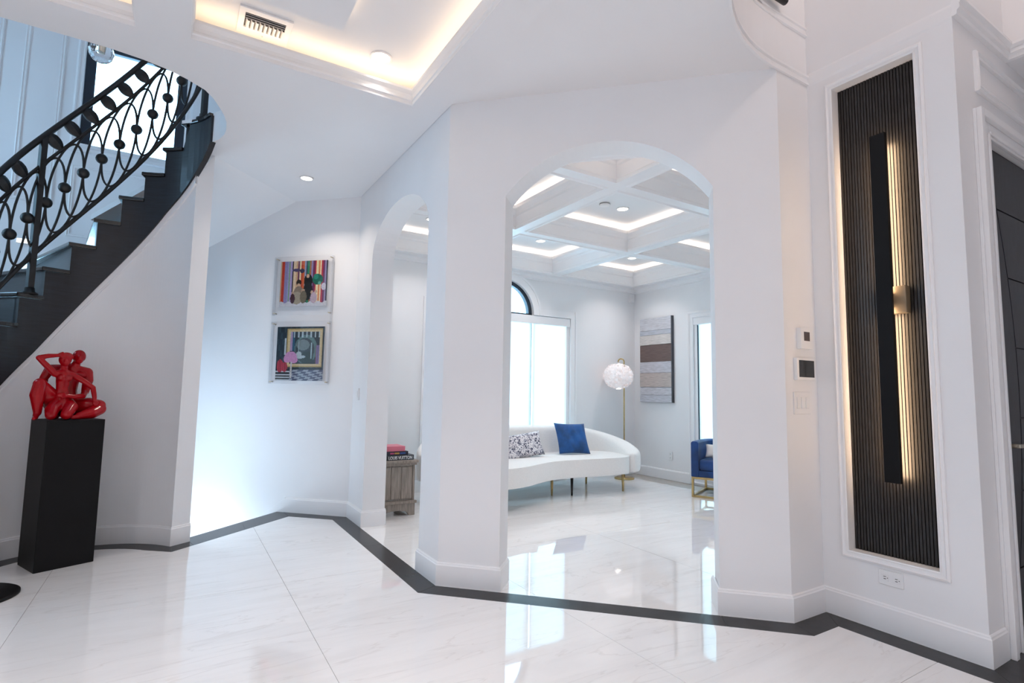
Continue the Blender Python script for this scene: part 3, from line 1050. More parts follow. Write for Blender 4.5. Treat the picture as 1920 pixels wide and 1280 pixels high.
wbox(cas, DO, DU, DN, sd(3.695), sd(4.68), 2.665, 2.79, 0, 0.016)
for a, c_ in ((3.52, 3.56), (4.815, 4.855)):
    wbox(cas, DO, DU, DN, sd(a), sd(c_), 0, 2.79, 0.016, 0.040)
for a, c_ in ((3.655, 3.678), (4.697, 4.72)):
    wbox(cas, DO, DU, DN, sd(a), sd(c_), 0, 2.685, 0.016, 0.026)
wbox(cas, DO, DU, DN, sd(3.56), sd(4.815), 2.75, 2.79, 0.016, 0.040)
wbox(cas, DO, DU, DN, sd(3.678), sd(4.70), 2.68, 2.70, 0.016, 0.026)
part('door_casing', cas, M_TRIM, d1, 0.003)
struct('trim_11', wframe(MB(), DO, DU, DN, sd(3.575), sd(5.6), 2.905, 3.135, 0.042, 0, 0.022), M_TRIM)

# white door at the bottom of the alcove
XO, XU, XN = (0.16, 6.86), (-R2, -R2), (R2, -R2)
d2 = struct('door_2', wbox(MB(), XO, XU, XN, 0.055, 0.50, -0.6, 2.35, 0.0, 0.03), M_TRIM, bevel=0.004)
part('door_rail', wframe(MB(), XO, XU, XN, 0.11, 0.45, -0.3, 2.25, 0.04, 0.03, 0.042), M_TRIM, d2)
kb = wp(XO, XU, XN, 0.186, 0.795, 0.03)
b = MB()
b.tube([kb, (kb[0] + XN[0] * 0.05, kb[1] + XN[1] * 0.05, kb[2])], [0.014, 0.012], 12)
b.ball((kb[0] + XN[0] * 0.055, kb[1] + XN[1] * 0.055, kb[2]), 0.042, 16, 10)
part('door_knob', b, M_IRON, d2, label='round black door knob')
# plate wall switch beside the narrow arch
# ------------------------------------------------------------------ stairs
SZ, SA, SR = 3.249, 12.67, 0.2236
TH = [59.05 + SA * k for k in range(16)]
ZT = [SZ - SR * k for k in range(16)]
stairs = thing('staircase', 'dark wood curved staircase with stepped stringer rising over the round white wall', 'staircase', (CX - RW, CY, 0.0))


def wedge(t0, t1, r0, r1, z0, z1, n=4):
    ts = [t0 + (t1 - t0) * i / n for i in range(n + 1)]
    poly = [stair_point(t, r0) for t in ts] + [stair_point(t, r1) for t in reversed(ts)]
    return poly


ROUT = 2.13
for k in range(-1, 16):
    th = 59.05 + SA * k
    z = SZ - SR * k
    hi = th - SA if k >= 0 else 16.0
    b = MB().prism(wedge(hi - 0.6, th + 2.3, 0.652, ROUT if k > 3 else 1.60 if k > 1 else 1.27, 0, 0), z - 0.032, z)
    part('tread', b, M_TREAD, stairs, 0.008)
    zl = z - SR if k < 15 else 0.0
    b = MB().prism(wedge(th - 1.2, th, 0.69, ROUT if k > 3 else 1.60 if k > 1 else 0.88, 0, 0, 1), zl, z - 0.033)
    part('riser', b, M_DARKWOOD, stairs)
samples = []
for k in range(15, -1, -1):
    th = 59.05 + SA * k
    for i in range(6):
        samples.append((th - SA * i / 5, ZT[k] - 0.033))
for i in range(1, 7):
    samples.append((46.38 - (46.38 - 14.0) * i / 6, 3.445))
vs, fs = [], []
for t, zt in samples:
    zb_ = min(skirt(t), zt - 0.02)
    p, q = stair_point(t, RW - 0.012), stair_point(t, RW + 0.03)
    vs += [(*p, zb_), (*p, zt), (*q, zt), (*q, zb_)]
for i in range(len(samples) - 1):
    for j in range(4):
        fs.append((4 * i + j, 4 * i + 4 + j, 4 * i + 4 + (j + 1) % 4, 4 * i + (j + 1) % 4))
m_ = 4 * (len(samples) - 1)
fs += [(0, 1, 2, 3), (m_ + 3, m_ + 2, m_ + 1, m_)]
o = part('stringer', MB().add(vs, fs), M_DARKWOOD, stairs)
bm = bmesh.new()
bm.from_mesh(o.data)
bmesh.ops.remove_doubles(bm, verts=bm.verts, dist=1e-5)
bmesh.ops.dissolve_degenerate(bm, edges=bm.edges, dist=1e-5)
bmesh.ops.recalc_face_normals(bm, faces=bm.faces)
bm.to_mesh(o.data)
bm.free()
part('landing_nosing', MB().prism(wedge(38, 47.5, 0.648, 0.74, 0, 0), 3.447, 3.478), M_TRIM, stairs, 0.006)

# ------------------------------------------------------------------ stair railing
RR = 0.70
rail = thing('stair_railing', 'black iron stair railing with overlapping oval rings, round knots and leaf ornaments', 'railing', (*stair_point(150, RR), 2.0))
zb = lambda t: 2.955 + (85.5 - t) * 0.01735
zs = lambda t: 3.652 + (85.5 - t) * 0.01740
zh = lambda t: 3.888 + (85.5 - t) * 0.01755


def helix(f, a, c_, n, r=RR):
    return [(*stair_point(a + (c_ - a) * i / n, r), f(a + (c_ - a) * i / n)) for i in range(n + 1)]


part('handrail', MB().tube(helix(zh, 33, 196, 90), 0.021, 10), M_IRON, rail)
part('upper_rail', MB().tube(helix(zs, 33, 196, 90), 0.012, 8), M_IRON, rail)
part('lower_rail', MB().tube(helix(zb, 33, 196, 90), 0.016, 8), M_IRON, rail)
PIT = 8.87
for k in range(-4, 13):
    tc = 80.2 + PIT * k
    zm = lambda t: 0.5 * (zb(t) + zs(t))
    pts = []
    for i in range(40):
        w = 2 * pi * i / 40
        t = tc + PIT * 1.0 * cos(w)
        pts.append((*stair_point(t, RR), zm(t) + 0.335 * sin(w)))
    part('oval_ring', MB().tube(pts, 0.0085, 6, True), M_IRON, rail)
    kn = MB()
    p = (*stair_point(tc, RR), zm(tc))
    kn.ball(p, 0.042, 14, 8)
    part('knot', kn, M_IRON, rail)
    tl = 79.6 + 8.66 * k
    if abs(tl - 131) < 3:
        continue
    p = Vector((*stair_point(tl, RR), 0.5 * (zs(tl) + zh(tl))))
    tg = Vector((*stair_point(tl + 1, RR), 0)) - Vector((*stair_point(tl - 1, RR), 0))
    tg.normalize()
    ax_ = (tg * -0.62 - Vector((0, 0, 1)) * -0.0 + Vector((0, 0, -0.60))).normalized()
    ax_ = (tg * 0.72 + Vector((0, 0, 0.55))).normalized() if False else ax_
    lf = MB()
    nrm = Vector((p.x - CX, p.y - CY, 0)).normalized()
    sd_ = ax_.cross(nrm).normalized()
    prof = [0.006, 0.026, 0.040, 0.044, 0.046, 0.043, 0.036, 0.024, 0.006]
    vs, fs = [], []
    m = 12
    for i, r in enumerate(prof):
        for j in range(m):
            w = 2 * pi * j / m
            rr = r * (1 + 0.10 * (j % 2))
            vs.append(p + ax_ * (-0.075 + 0.15 * i / 8) + sd_ * rr * cos(w) + nrm * rr * 0.55 * sin(w))
    for i in range(len(prof) - 1):
        for j in range(m):
            fs.append((i * m + j, i * m + (j + 1) % m, (i + 1) * m + (j + 1) % m, (i + 1) * m + j))
    fs += [tuple(range(m)), tuple((len(prof) - 1) * m + j for j in range(m))]
    lf.add(vs, fs)
    part('leaf_ornament', lf, M_IRON, rail)
for t in (128.6, 32.0, 178.0):
    p = stair_point(t, RR)
    k = min(range(16), key=lambda i: abs((59.05 + SA * i) - t - SA / 2)) if t > 47 else -1
    z0 = SZ - SR * k
    kk = [q for q in range(-1, 16) if 59.05 + SA * q >= t - 0.5][0]
    z0 = SZ - SR * kk
    u = Vector((p[0] - CX, p[1] - CY)).normalized() if t <= 180 else Vector((-1, 0))
    v = Vector((-u.y, u.x))
    b = MB().obox(p, u, v, 0.02, 0.02, z0, zh(t) if t > 47 else 4.75)
    po = part('post', b, M_IRON, rail, 0.003)
    fb = MB().lathe([(0.055, 0.0), (0.055, 0.012), (0.035, 0.022), (0.032, 0.05)], (p[0], p[1], z0), 16)
    part('post_foot', fb, M_IRON, po)

# dark steps going down beyond the alcove edge
ds = thing('basement_stair', 'dark steps dropping away below the two framed pictures', 'staircase', (0.58, 5.6, -0.1))
o2, u2, n2 = (0.163, 5.235), (0.7492, 0.6624), (-0.6624, 0.7492)
for k in range(4):
    b = MB()
    wbox(b, o2, u2, n2, 0.0, 1.12 if k == 0 else 1.06, -0.205 * k - 0.035, -0.205 * k - 0.001, 0.004 + 0.26 * (k - 1) + (0.185 if k == 0 else 0), 0.075 if k == 0 else 0.26 * k + 0.03)
    part('tread', b, M_BORDER if k == 0 else M_TREAD, ds)
    b = wbox(MB(), o2, u2, n2, 0.0, 1.12 if k == 0 else 1.06, -0.205 * (k + 1) - 0.0, -0.205 * k - 0.036, 0.26 * k + 0.02, 0.26 * k + 0.035)
    part('riser', b, M_TRIM, ds)

# ------------------------------------------------------------------ pedestal and sculpture
q1, q2, q3 = Vector((-0.854, 5.087)), Vector((-0.723, 4.796)), Vector((-0.418, 4.934))
q1 = q2 + Vector((-(q3 - q2).y, (q3 - q2).x)).normalized() * (q1 - q2).length
q4 = q1 + q3 - q2
pc = (q1 + q3) / 2
ped = MB().prism([tuple(q) for q in (q2, q3, q4, q1)], 0.0, 1.0)
ped = own_origin(tag(part('pedestal', ped, M_BLACK, bevel=0.003), 'tall black square pedestal standing under the red sculpture', 'pedestal'), (pc.x, pc.y, 0))
us = (q3 - q2).normalized()
wv = Vector((us.y, -us.x))
sculpt = thing('sculpture', 'glossy red sculpture of two seated embracing nudes on the black pedestal', 'sculpture', (pc.x, pc.y, 1.0))
pf = (q2 + q3) / 2


def sp(X, Y, w):
    """photo-zoom coordinates -> point; w = towards the viewer from the pedestal's middle"""
    s = (X - 762) * 0.00058
    base = pc + us * s + wv * w
    return Vector((base.x, base.y, 1.0 + max(0.012, (893 - Y) * 0.000675)))


def capsule(mb, a, b_, r0, r1, n=12):
    d = b_ - a
    L = d.length
    if L < 1e-5:
        return mb.ball(a, r0, n, 8)
    pts, rs = [], []
    t = d / L
    for i in range(6):
        w = pi / 2 * i / 5
        pts.append(a - t * r0 * cos(w)); rs.append(max(1e-4, r0 * sin(w)))
    for i in range(6):
        w = pi / 2 * i / 5
        pts.append(b_ + t * r1 * sin(w)); rs.append(max(1e-4, r1 * cos(w)))
    return mb.tube(pts, rs, n)


def figure(name, chains, balls, label):
    mb = MB()
    for ch in chains:
        P = [(sp(x, y, w), r) for x, y, w, r in ch]
        for p_, r_ in P:
            p_.z = max(p_.z, 1.001 + r_)
        for (a, ra), (b_, rb) in zip(P, P[1:]):
            capsule(mb, a, b_, ra, rb)
    for x, y, w, r, sx, sy, sz in balls:
        mb.ball(sp(x, y, w), r, 16, 12, sx, sy, sz)
    o = part(name, mb, M_RED, sculpt, label=label)
    rm = o.modifiers.new('blend', 'REMESH')
    rm.mode = 'VOXEL'
    rm.voxel_size = 0.0042
    rm.use_smooth_shade = True
    sm = o.modifiers.new('soften', 'SMOOTH')
    sm.factor = 0.6
    sm.iterations = 4
    return o


def hand(chs, x, y, w, dx, dy, n=4):
    """palm and five short fingers leaving (x, y) along (dx, dy) in zoom units"""
    px, py = -dy, dx
    for i in range(n):
        o = (i - 1.5) * 11
        L = (34, 42, 40, 30)[i]
        ax, ay = x + px * o + dx * 26, y + py * o + dy * 26
        chs.append([(x + px * o * .7, y + py * o * .7, w, 0.0085), (ax, ay, w + 0.006, 0.0062), (ax + dx * L, ay + dy * L, w - 0.002, 0.005)])
    chs.append([(x - px * 18, y - py * 18, w, 0.008), (x - px * 30 + dx * 20, y - py * 30 + dy * 20, w + 0.008, 0.0055)])
    chs.append([(x - px * 12, y - py * 12, w, 0.0125), (x + px * 14 + dx * 8, y + py * 14 + dy * 8, w, 0.0125)])


# man, behind
ch = [
    [(818, 300, -.055, .026), (806, 345, -.07, .034)],
    [(790, 385, -.085, .060), (778, 480, -.095, .062), (772, 590, -.095, .056), (765, 720, -.075, .066), (765, 800, -.06, .066)],
    [(800, 375, -.075, .045), (935, 392, -.075, .038)], [(790, 375, -.08, .045), (590, 372, -.085, .036)],
    [(945, 396, -.07, .038), (955, 480, -.055, .034), (915, 606, -.02, .025)], [(912, 606, -.02, .022), (868, 650, .03, .020), (760, 655, .066, .018), (665, 642, .082, .013)],
    [(572, 375, -.085, .033), (520, 470, -.085, .026), (524, 545, -.07, .022)], [(524, 545, -.07, .021), (600, 610, -.02, .016)],
    [(650, 780, -.05, .060), (540, 640, -.005, .056), (436, 530, .03, .040)], [(436, 525, .035, .039), (418, 640, .035, .043), (440, 820, .025, .024)],
    [(435, 835, .02, .021), (410, 876, .055, .017), (385, 884, .085, .012)],
    [(860, 770, -.055, .064), (960, 755, -.01, .060), (1035, 755, .04, .046)], [(1040, 790, .045, .046), (940, 830, .085, .042), (815, 858, .10, .026)],
    [(815, 868, .10, .020), (740, 874, .115, .015)],
]
hand(ch, 655, 640, .084, -1, -0.05)
balls = [(838, 222, -.05, .041, 1.0, 1.05, 1.18), (828, 262, -.028, .026, 1, 1, 1.1), (822, 232, -.006, .0105, 1, 1, 1.5), (822, 262, -.004, .008, 1.6, 1, .6), (898, 238, -.052, .011, .6, 1, 1.4),
         (850, 420, -.035, .034, 1.2, .8, .8), (735, 420, -.03, .034, 1.2, .8, .8)]
figure('figure', ch, balls, 'red nude man seated behind')
# woman, in front
ch = [
    [(672, 315, .0, .022), (668, 365, .0, .024)],
    [(668, 425, .0, .043), (662, 500, .01, .040), (660, 575, .012, .035), (664, 660, .015, .050), (664, 735, .02, .056)],
    [(668, 405, .0, .028), (585, 418, .0, .024)], [(668, 405, .0, .028), (755, 425, .005, .023)],
    [(578, 415, .0, .023), (490, 335, .01, .020), (412, 262, .01, .017)], [(412, 258, .01, .0175), (500, 236, .02, .016), (600, 226, .024, .012)],
    [(762, 428, .005, .0225), (860, 490, .035, .0195), (952, 560, .055, .017)], [(952, 560, .055, .0175), (966, 640, .066, .016), (974, 708, .07, .012)],
    [(630, 730, .02, .050), (560, 790, .06, .043), (530, 838, .105, .034)], [(530, 845, .105, .032), (600, 870, .045, .026)],
    [(705, 730, .02, .052), (735, 765, .07, .042), (668, 832, .125, .034)], [(668, 842, .12, .033), (740, 872, .05, .026)],
]
hand(ch, 610, 226, .028, 1, -0.15)
hand(ch, 976, 712, .074, .3, .9)
balls = [(672, 268, .0, .038, 1.0, 1.05, 1.16), (668, 300, .018, .024, 1, 1, 1.1), (660, 280, .040, .0095, 1, 1, 1.5), (660, 306, .038, .0075, 1.6, 1, .6), (690, 235, -.012, .036, 1.15, 1, .9),
         (632, 462, .035, .0235, 1, 1, 1), (704, 462, .035, .0235, 1, 1, 1)]
figure('figure', ch, balls, 'red nude woman seated in front')

# round black base at the left edge of the picture, with its column
st = thing('round_stand', 'round black stand base on the marble at the left edge', 'stand', (-0.958, 4.42, 0))
part('base', MB().lathe([(0.0, 0.0), (0.24, 0.0), (0.24, 0.012), (0.225, 0.02), (0.0, 0.024)], (-0.958, 4.42, 0.0), 48), M_BLACK, st)
part('column', MB().lathe([(0.03, 0.02), (0.03, 0.42), (0.045, 0.44), (0.0, 0.45)], (-1.02, 4.36, 0.0), 20), M_BLACK, st)


# ------------------------------------------------------------------ pictures in clear boxes
PO, PU, PN = (1.515, 5.485), (-R2, R2), (-R2, -R2)
sb = lambda x: (1.515 - x) / R2


def hexc(h):
    c = [int(h[i:i + 2], 16) / 255 for i in (0, 2, 4)]
    return tuple(v / 12.92 if v <= 0.04045 else ((v + 0.055) / 1.055) ** 2.4 for v in c)


def painted(name, o, u, n, s0, s1, z0, z1, d, fn, parent, nx=84, nz=84):
    """flat print: a fine sheet whose ink is a colour attribute, fn(a, b) with a left-right, b bottom-top"""
    vs, fs, cols = [], [], []
    for j in range(nz + 1):
        for i in range(nx + 1):
            vs.append(wp(o, u, n, s0 + (s1 - s0) * i / nx, z0 + (z1 - z0) * j / nz, d))
    for j in range(nz):
        for i in range(nx):
            a = j * (nx + 1) + i
            fs.append((a, a + 1, a + nx + 2, a + nx + 1))
            cols.append(fn((i + .5) / nx, (j + .5) / nz))
    ob = part(name, MB().add(vs, fs), M_PRINT, parent, fix=False)
    me = ob.data
    at = me.color_attributes.new('ink', 'FLOAT_COLOR', 'CORNER')
    buf = []
    for c in cols:
        buf += [c[0], c[1], c[2], 1.0] * 4
    at.data.foreach_set('color', buf)
    return ob


STR = [('c9a27e', .02), ('b8402f', .035), ('8d86b0', .05), ('9a9cc0', .02), ('7fa07a', .018), ('a79ac4', .03), ('20202e', .02), ('d8c2a4', .035), ('caa27c', .03), ('6a3a58', .02), ('d9c9a0', .025),
       ('b5482f', .03), ('c8653c', .02), ('8c98b4', .025), ('2c3648', .018), ('2f8060', .035), ('a06a48', .02), ('8a84ac', .03), ('6a2d52', .03), ('c23a3e', .018), ('e8d8a8', .03), ('d88a5a', .025),
       ('ecdcb4', .02), ('b03a48', .02), ('70355e', .03), ('8f86a8', .02), ('22202e', .02)]
_tot = sum(w for _, w in STR)


def ell_in(a, b, ca, cb, ra, rb):
    return ((a - ca) / ra) ** 2 + ((b - cb) / rb) ** 2 < 1


def paint_top(a, b):
    rnd = random.random()
    if b < 0.09 + 0.02 * sin(a * 40):
        base = hexc('c9c9cf')
    else:
        x, base = 0, hexc('22202e')
        for h, w in STR:
            x += w / _tot
            if a < x:
                base = hexc(h)
                break
    # a family group in muted clothes
    figs = [(.40, .52, .055, .07, '2a2622'), (.40, .45, .04, .05, 'c8a98c'), (.40, .30, .10, .14, '84786a'), (.37, .18, .12, .14, 'a09684'), (.60, .55, .09, .16, '1e2224'), (.59, .66, .035, .045, 'c9a489'),
            (.60, .33, .10, .20, '25292a'), (.50, .33, .04, .05, 'b99c84'), (.51, .20, .07, .14, '716a5a'), (.28, .28, .03, .04, 'b89a84'), (.28, .17, .05, .11, '4a3038'),
            (.69, .30, .03, .04, 'b89a84'), (.73, .18, .07, .12, 'b9a2ae'), (.77, .31, .028, .04, 'c0a48c'), (.80, .58, .11, .12, '1f6a58'), (.76, .64, .05, .06, '2f8a74'), (.84, .50, .03, .04, '57a08e'),
            (.34, .80, .09, .035, '4a4468'), (.46, .78, .05, .05, '3c3850'), (.93, .42, .05, .08, 'c9c6d0')]
    for ca, cb, ra, rb, h in figs:
        if ell_in(a, b, ca, cb, ra, rb):
            base = hexc(h)
    k = 1.0 + 0.3 * rnd
    return tuple(min(1, c * k) for c in base)


def paint_low(a, b):
    rnd = random.random()
    base = hexc('1c2630') if (int(a * 26) + int(b * 9)) % 3 else hexc('2c3a42')
    if b < .20:
        base = hexc('4a5068') if (int(a * 9 - b * 12) + int(b * 30)) % 2 else hexc('9aa0ac')
        if a < .3:
            base = hexc('15191e') if int(b * 40) % 2 else hexc('b4b8bc')
    if .22 < a < .97 and .25 < b < .96:
        base = hexc('a88f58')
        if .235 < a < .955 and .268 < b < .945:
            base = hexc('c6b184')
    if .28 < a < .91 and .31 < b < .90:
        base = hexc('232c34')
        if ell_in(a, b, .62, .58, .24, .27):
            base = hexc('56706e')
        if ell_in(a, b, .60, .56, .20, .23):
            base = hexc('30383c')
        if ell_in(a, b, .56, .66, .14, .10):
            base = hexc('6b7474')
        if ell_in(a, b, .64, .42, .14, .12):
            base = hexc('1b2a24')
        if a < .38 and b > .55:
            base = hexc('a48aa8') if a < .33 else hexc('24506a')
        if a > .83 and b < .66:
            base = hexc('6f6aa0') if int(a * 60) % 2 else hexc('8a5a50')
        if b > .80 and int(a * 34) % 3 == 0:
            base = hexc('a8b4b8')
        if abs(a - .47) < .01 and .5 < b < .75 or abs(a - .74) < .01 and .4 < b < .7:
            base = hexc('9fb0b4')
    if ell_in(a, b, .46, .44, .16, .035) or ell_in(a, b, .48, .48, .06, .06):
        base = hexc('a8b0b0')
    if ell_in(a, b, .31, .44, .13, .10) or ell_in(a, b, .24, .40, .08, .07) or ell_in(a, b, .38, .38, .08, .06):
        base = hexc('c48ab4')
    if .31 < a < .345 and .05 < b < .34:
        base = hexc('b9b4b0')
    if abs(a - .185) < .02 and .48 < b < .78:
        base = hexc('b4bcc0')
    if (ell_in(a, b, .09, .27, .07, .12) or ell_in(a, b, .19, .25, .06, .09)):
        base = hexc('8c2434') if int(a * 50) % 2 else hexc('b43a48')
    k = 0.95 + 0.35 * rnd
    return tuple(min(1, c * k) for c in base)


for nm, lab, zs0, zs1, bz0, bz1, fn in (
        ('framed_picture', 'upper clear boxed picture with bright vertical stripes on the alcove wall', 2.095, 2.572, 2.00, 2.615, paint_top),
        ('framed_picture', 'lower clear boxed picture, dark with a gold frame, on the alcove wall', 1.322, 1.880, 1.29, 1.930, paint_low)):
    sa, sb_ = sb(1.278), sb(0.888)
    t = thing(nm, lab, 'picture', wp(PO, PU, PN, (sa + sb_) / 2, (zs0 + zs1) / 2, 0), 'clear boxed pictures on the alcove wall')
    part('backing', wbox(MB(), PO, PU, PN, sa, sb_, zs0, zs1, 0.006, 0.020), M_PLASTIC, t)
    painted('print', PO, PU, PN, sb_, sa, zs0, zs1, 0.0215, fn, t)
    o_, i_ = sb(1.325), sb(0.845)
    part('acrylic_front', wbox(MB(), PO, PU, PN, o_, i_, bz0, bz1, 0.040, 0.045), M_ACRYLIC, t)
    part('acrylic_side', wbox(MB(), PO, PU, PN, o_, o_ + .005, bz0, bz1, 0.001, 0.040), M_ACRYLIC, t)
    part('acrylic_side', wbox(MB(), PO, PU, PN, i_ - .005, i_, bz0, bz1, 0.001, 0.040), M_ACRYLIC, t)
    part('acrylic_edge', wframe(MB(), PO, PU, PN, o_, i_, bz0, bz1, 0.004, 0.0455, 0.0475, False), M_ACRYLIC, t)
    for s in (o_ + .02, i_ - .02):
        for z in (bz0 + .02, bz1 - .02):
            p, q = wp(PO, PU, PN, s, z, 0.001), wp(PO, PU, PN, s, z, 0.05)
            part('standoff', MB().tube([p, q], 0.006, 10), M_NICKEL, t)

# ------------------------------------------------------------------ fluted niche and linear wall light
RO2, RU2, RN2 = (3.328, 1.85), (0, -1), (-1, 0)
sn = lambda y: 1.85 - y
fl = thing('fluted_panel', 'tall black fluted panel set in the white wall niche', 'panel', (3.328 + ND, 1.48, NZ0))
part('backing', wbox(MB(), RO2, RU2, RN2, sn(NY0) + .001, sn(NY1) - .001, NZ0 + .001, NZ1 - .001, -ND + .0005, -ND + 0.006), M_BLACK, fl)
b = MB()
s = sn(NY0) + 0.003
M_FLUTE = mat('black_fluted_wood', (0.015, 0.0135, 0.013), 0.36, noise=0.08, nscale=10)
i = 0
while s < sn(NY1) - 0.008:
    w = 0.0115
    d = (0.0155, 0.0165)[i % 2]
    i += 1
    wbox(b, RO2, RU2, RN2, s, s + w, NZ0 + 0.001, NZ1 - 0.001, -ND + 0.006, -ND + d)
    s += w + 0.0046
ob = part('fluted_slats', b, M_FLUTE, fl)
ob['kind'] = 'stuff'
struct('trim_12', wframe(MB(), RO2, RU2, RN2, sn(NY0 + 0.042), sn(NY1 - 0.042), NZ0 - 0.042, NZ1 + 0.042, 0.042, 0, 0.02), M_TRIM)
M_MOUNT = mat('bronze_mount', (0.22, 0.18, 0.13), 0.55, metal=0.6, noise=0.2)
sc_ = thing('wall_light', 'tall black bar wall light glowing on both sides in front of the fluted panel', 'wall light', (3.33, 1.458, 1.78))
part('bar', wbox(MB(), RO2, RU2, RN2, sn(1.478), sn(1.400), 0.798, 2.727, 0.034, 0.054), M_BLACK, sc_, 0.002)
part('mount', wbox(MB(), RO2, RU2, RN2, sn(1.500), sn(1.355), 1.71, 1.86, -0.051, 0.0), M_MOUNT, sc_, 0.003, label='bronze mounting block')
part('mount_stem', wbox(MB(), RO2, RU2, RN2, sn(1.455), sn(1.425), 1.74, 1.83, 0.0, 0.028), M_BLACK, sc_)
part('spine', wbox(MB(), RO2, RU2, RN2, sn(1.466), sn(1.412), 0.82, 2.705, 0.028, 0.034), M_BLACK, sc_)
part('led_strip', wbox(MB(), RO2, RU2, RN2, sn(1.475), sn(1.428), 0.81, 2.715, 0.0255, 0.0278), M_LEDS, sc_)


# ------------------------------------------------------------------ plates and controls
def plate(o, u, n, s0, s1, z0, z1, name, label, cat, th=0.008, group=None):
    t = thing(name, label, cat, wp(o, u, n, (s0 + s1) / 2, (z0 + z1) / 2, 0), group)
    part('plate', wbox(MB(), o, u, n, s0, s1, z0, z1, 0.0, th), M_PLASTIC, t, 0.002)
    return t


def receptacles(t, o, u, n, cs, cz, horiz, sep=0.028):
    for k in (-1, 1):
        s, z = (cs + k * sep, cz) if horiz else (cs, cz + k * sep)
        r = part('receptacle', wbox(MB(), o, u, n, s - .017, s + .017, z - .017, z + .017, 0.008, 0.0105), M_PLASTIC, t, 0.001)
        b = MB()
        for j in (-1, 1):
            if horiz:
                wbox(b, o, u, n, s - .006, s + .006, z + j * .006 - .0015, z + j * .006 + .0015, 0.0105, 0.011)
            else:
                wbox(b, o, u, n, s + j * .006 - .0015, s + j * .006 + .0015, z - .006, z + .006, 0.0105, 0.011)
        wbox(b, o, u, n, s + (.011 if horiz else -.002), s + (.015 if horiz else .002), z - (.002 if horiz else .015), z + (.002 if horiz else -.011), 0.0105, 0.011)
        part('slot', b, M_SCREEN, r)


t = plate(RO2, RU2, RN2, sn(1.548), sn(1.430), 0.246, 0.324, 'wall_outlet', 'sideways white wall outlet under the niche above the base moulding', 'outlet')
receptacles(t, RO2, RU2, RN2, sn(1.489), 0.285, True)
t = plate(EO, EU, EN, 5.605, 5.68, 0.29, 0.41, 'wall_outlet', 'upright white wall outlet low on the sitting room wall below the plank art', 'outlet')
receptacles(t, EO, EU, EN, 5.643, 0.35, False)
SO, SU, SN = (2.999, 1.85), (1, 0), (0, -1)
t = plate(SO, SU, SN, 0.125, 0.245, 1.53, 1.655, 'thermostat', 'small white square thermostat, topmost control on the pier', 'thermostat', 0.028)
part('display', wbox(MB(), SO, SU, SN, 0.155, 0.215, 1.578, 1.632, 0.028, 0.0285), mat('brown_display', (0.075, 0.05, 0.045), 0.2, noise=0.1), t)
t = plate(SO, SU, SN, 0.085, 0.272, 1.345, 1.475, 'control_panel', 'white wall control panel with dark screen below the thermostat', 'control panel', 0.022)
part('screen', wbox(MB(), SO, SU, SN, 0.105, 0.262, 1.362, 1.462, 0.022, 0.0225), M_SCREEN, t)
t = plate(SO, SU, SN, 0.070, 0.235, 1.145, 1.275, 'light_switch', 'white triple light switch, lowest control on the pier', 'switch')
for k in range(3):
    part('rocker', wbox(MB(), SO, SU, SN, 0.092 + 0.046 * k, 0.122 + 0.046 * k, 1.178, 1.245, 0.008, 0.0125), M_PLASTIC, t, 0.002)
AO, AU, AN = (1.515, 3.334), (0, 1), (-1, 0)
t = plate(AO, AU, AN, 5.25 - 3.334, 5.32 - 3.334, 1.14, 1.255, 'light_switch', 'single white light switch left of the narrow arch', 'switch', 0.012)
part('rocker', wbox(MB(), AO, AU, AN, 5.27 - 3.334, 5.30 - 3.334, 1.165, 1.23, 0.012, 0.016), M_PLASTIC, t, 0.002)
# small sensor in the corner of the sitting room
t = plate(RO, RU, RNn, 6.10, 6.19, 2.70, 2.82, 'motion_sensor', 'small white sensor box high in the far corner of the sitting room', 'sensor', 0.05)
part('lens', wbox(MB(), RO, RU, RNn, 6.12, 6.17, 2.715, 2.76, 0.05, 0.054), M_TRIM, t, 0.002)
# black bar on the balcony fascia
b = MB().tube([(2.30, 1.60, 3.66), (2.62, 1.77, 3.66), (2.88, 1.805, 3.66), (3.04, 1.805, 3.66)], 0.022, 12)
own_origin(tag(part('wall_bar', b, M_IRON), 'black bar end high on the curved white balcony edge', 'bar'), (3.0, 1.805, 3.66))


# ------------------------------------------------------------------ recessed lights, vent, detector, pendant
def downlight(x, y, z, label, r=0.052, group='small recessed ceiling lights'):
    t = thing('recessed_light', label, 'ceiling light', (x, y, z), group)
    part('trim_ring', MB().lathe([(r, -0.001), (r * 1.28, -0.001), (r * 1.28, -0.006), (r * 1.05, -0.007), (r, -0.002)], (x, y, z), 28), M_TRIM, t)
    part('lens', MB().lathe([(0.0, -0.0035), (r, -0.0035), (r, -0.0015), (0.0, -0.0015)], (x, y, z), 24), M_LENS, t)
    return t


downlight(1.03, 3.40, 3.452, 'recessed light in the glowing tray ceiling near its far corner', 0.058)
downlight(0.933, 5.274, H - 0.015, 'recessed light in the alcove ceiling above the boxed pictures', 0.05)
downlight(3.97, 4.23, ZC, 'recessed light in the big middle coffer seen through the wide arch', 0.055)
downlight(3.96, 5.76, ZC, 'recessed light in the left coffer next to the arched window', 0.055)
downlight(5.57, 5.74, ZC, 'recessed light in the corner coffer farthest from the wide arch', 0.055)
downlight(2.41, 5.74, ZC, 'recessed light in the coffer seen through the narrow arch', 0.055)
t = thing('smoke_detector', 'flat white detector beside the light in the middle coffer', 'detector', (3.70, 4.21, ZC))
part('body', MB().lathe([(0.0, -0.03), (0.045, -0.028), (0.055, -0.015), (0.055, -0.001), (0, -0.001)], (3.70, 4.21, ZC), 24), M_PLASTIC, t)
part('vent_ring', MB().lathe([(0.0555, -0.014), (0.057, -0.014), (0.057, -0.009), (0.0555, -0.009)], (3.70, 4.21, ZC), 24), M_SCREEN, t)

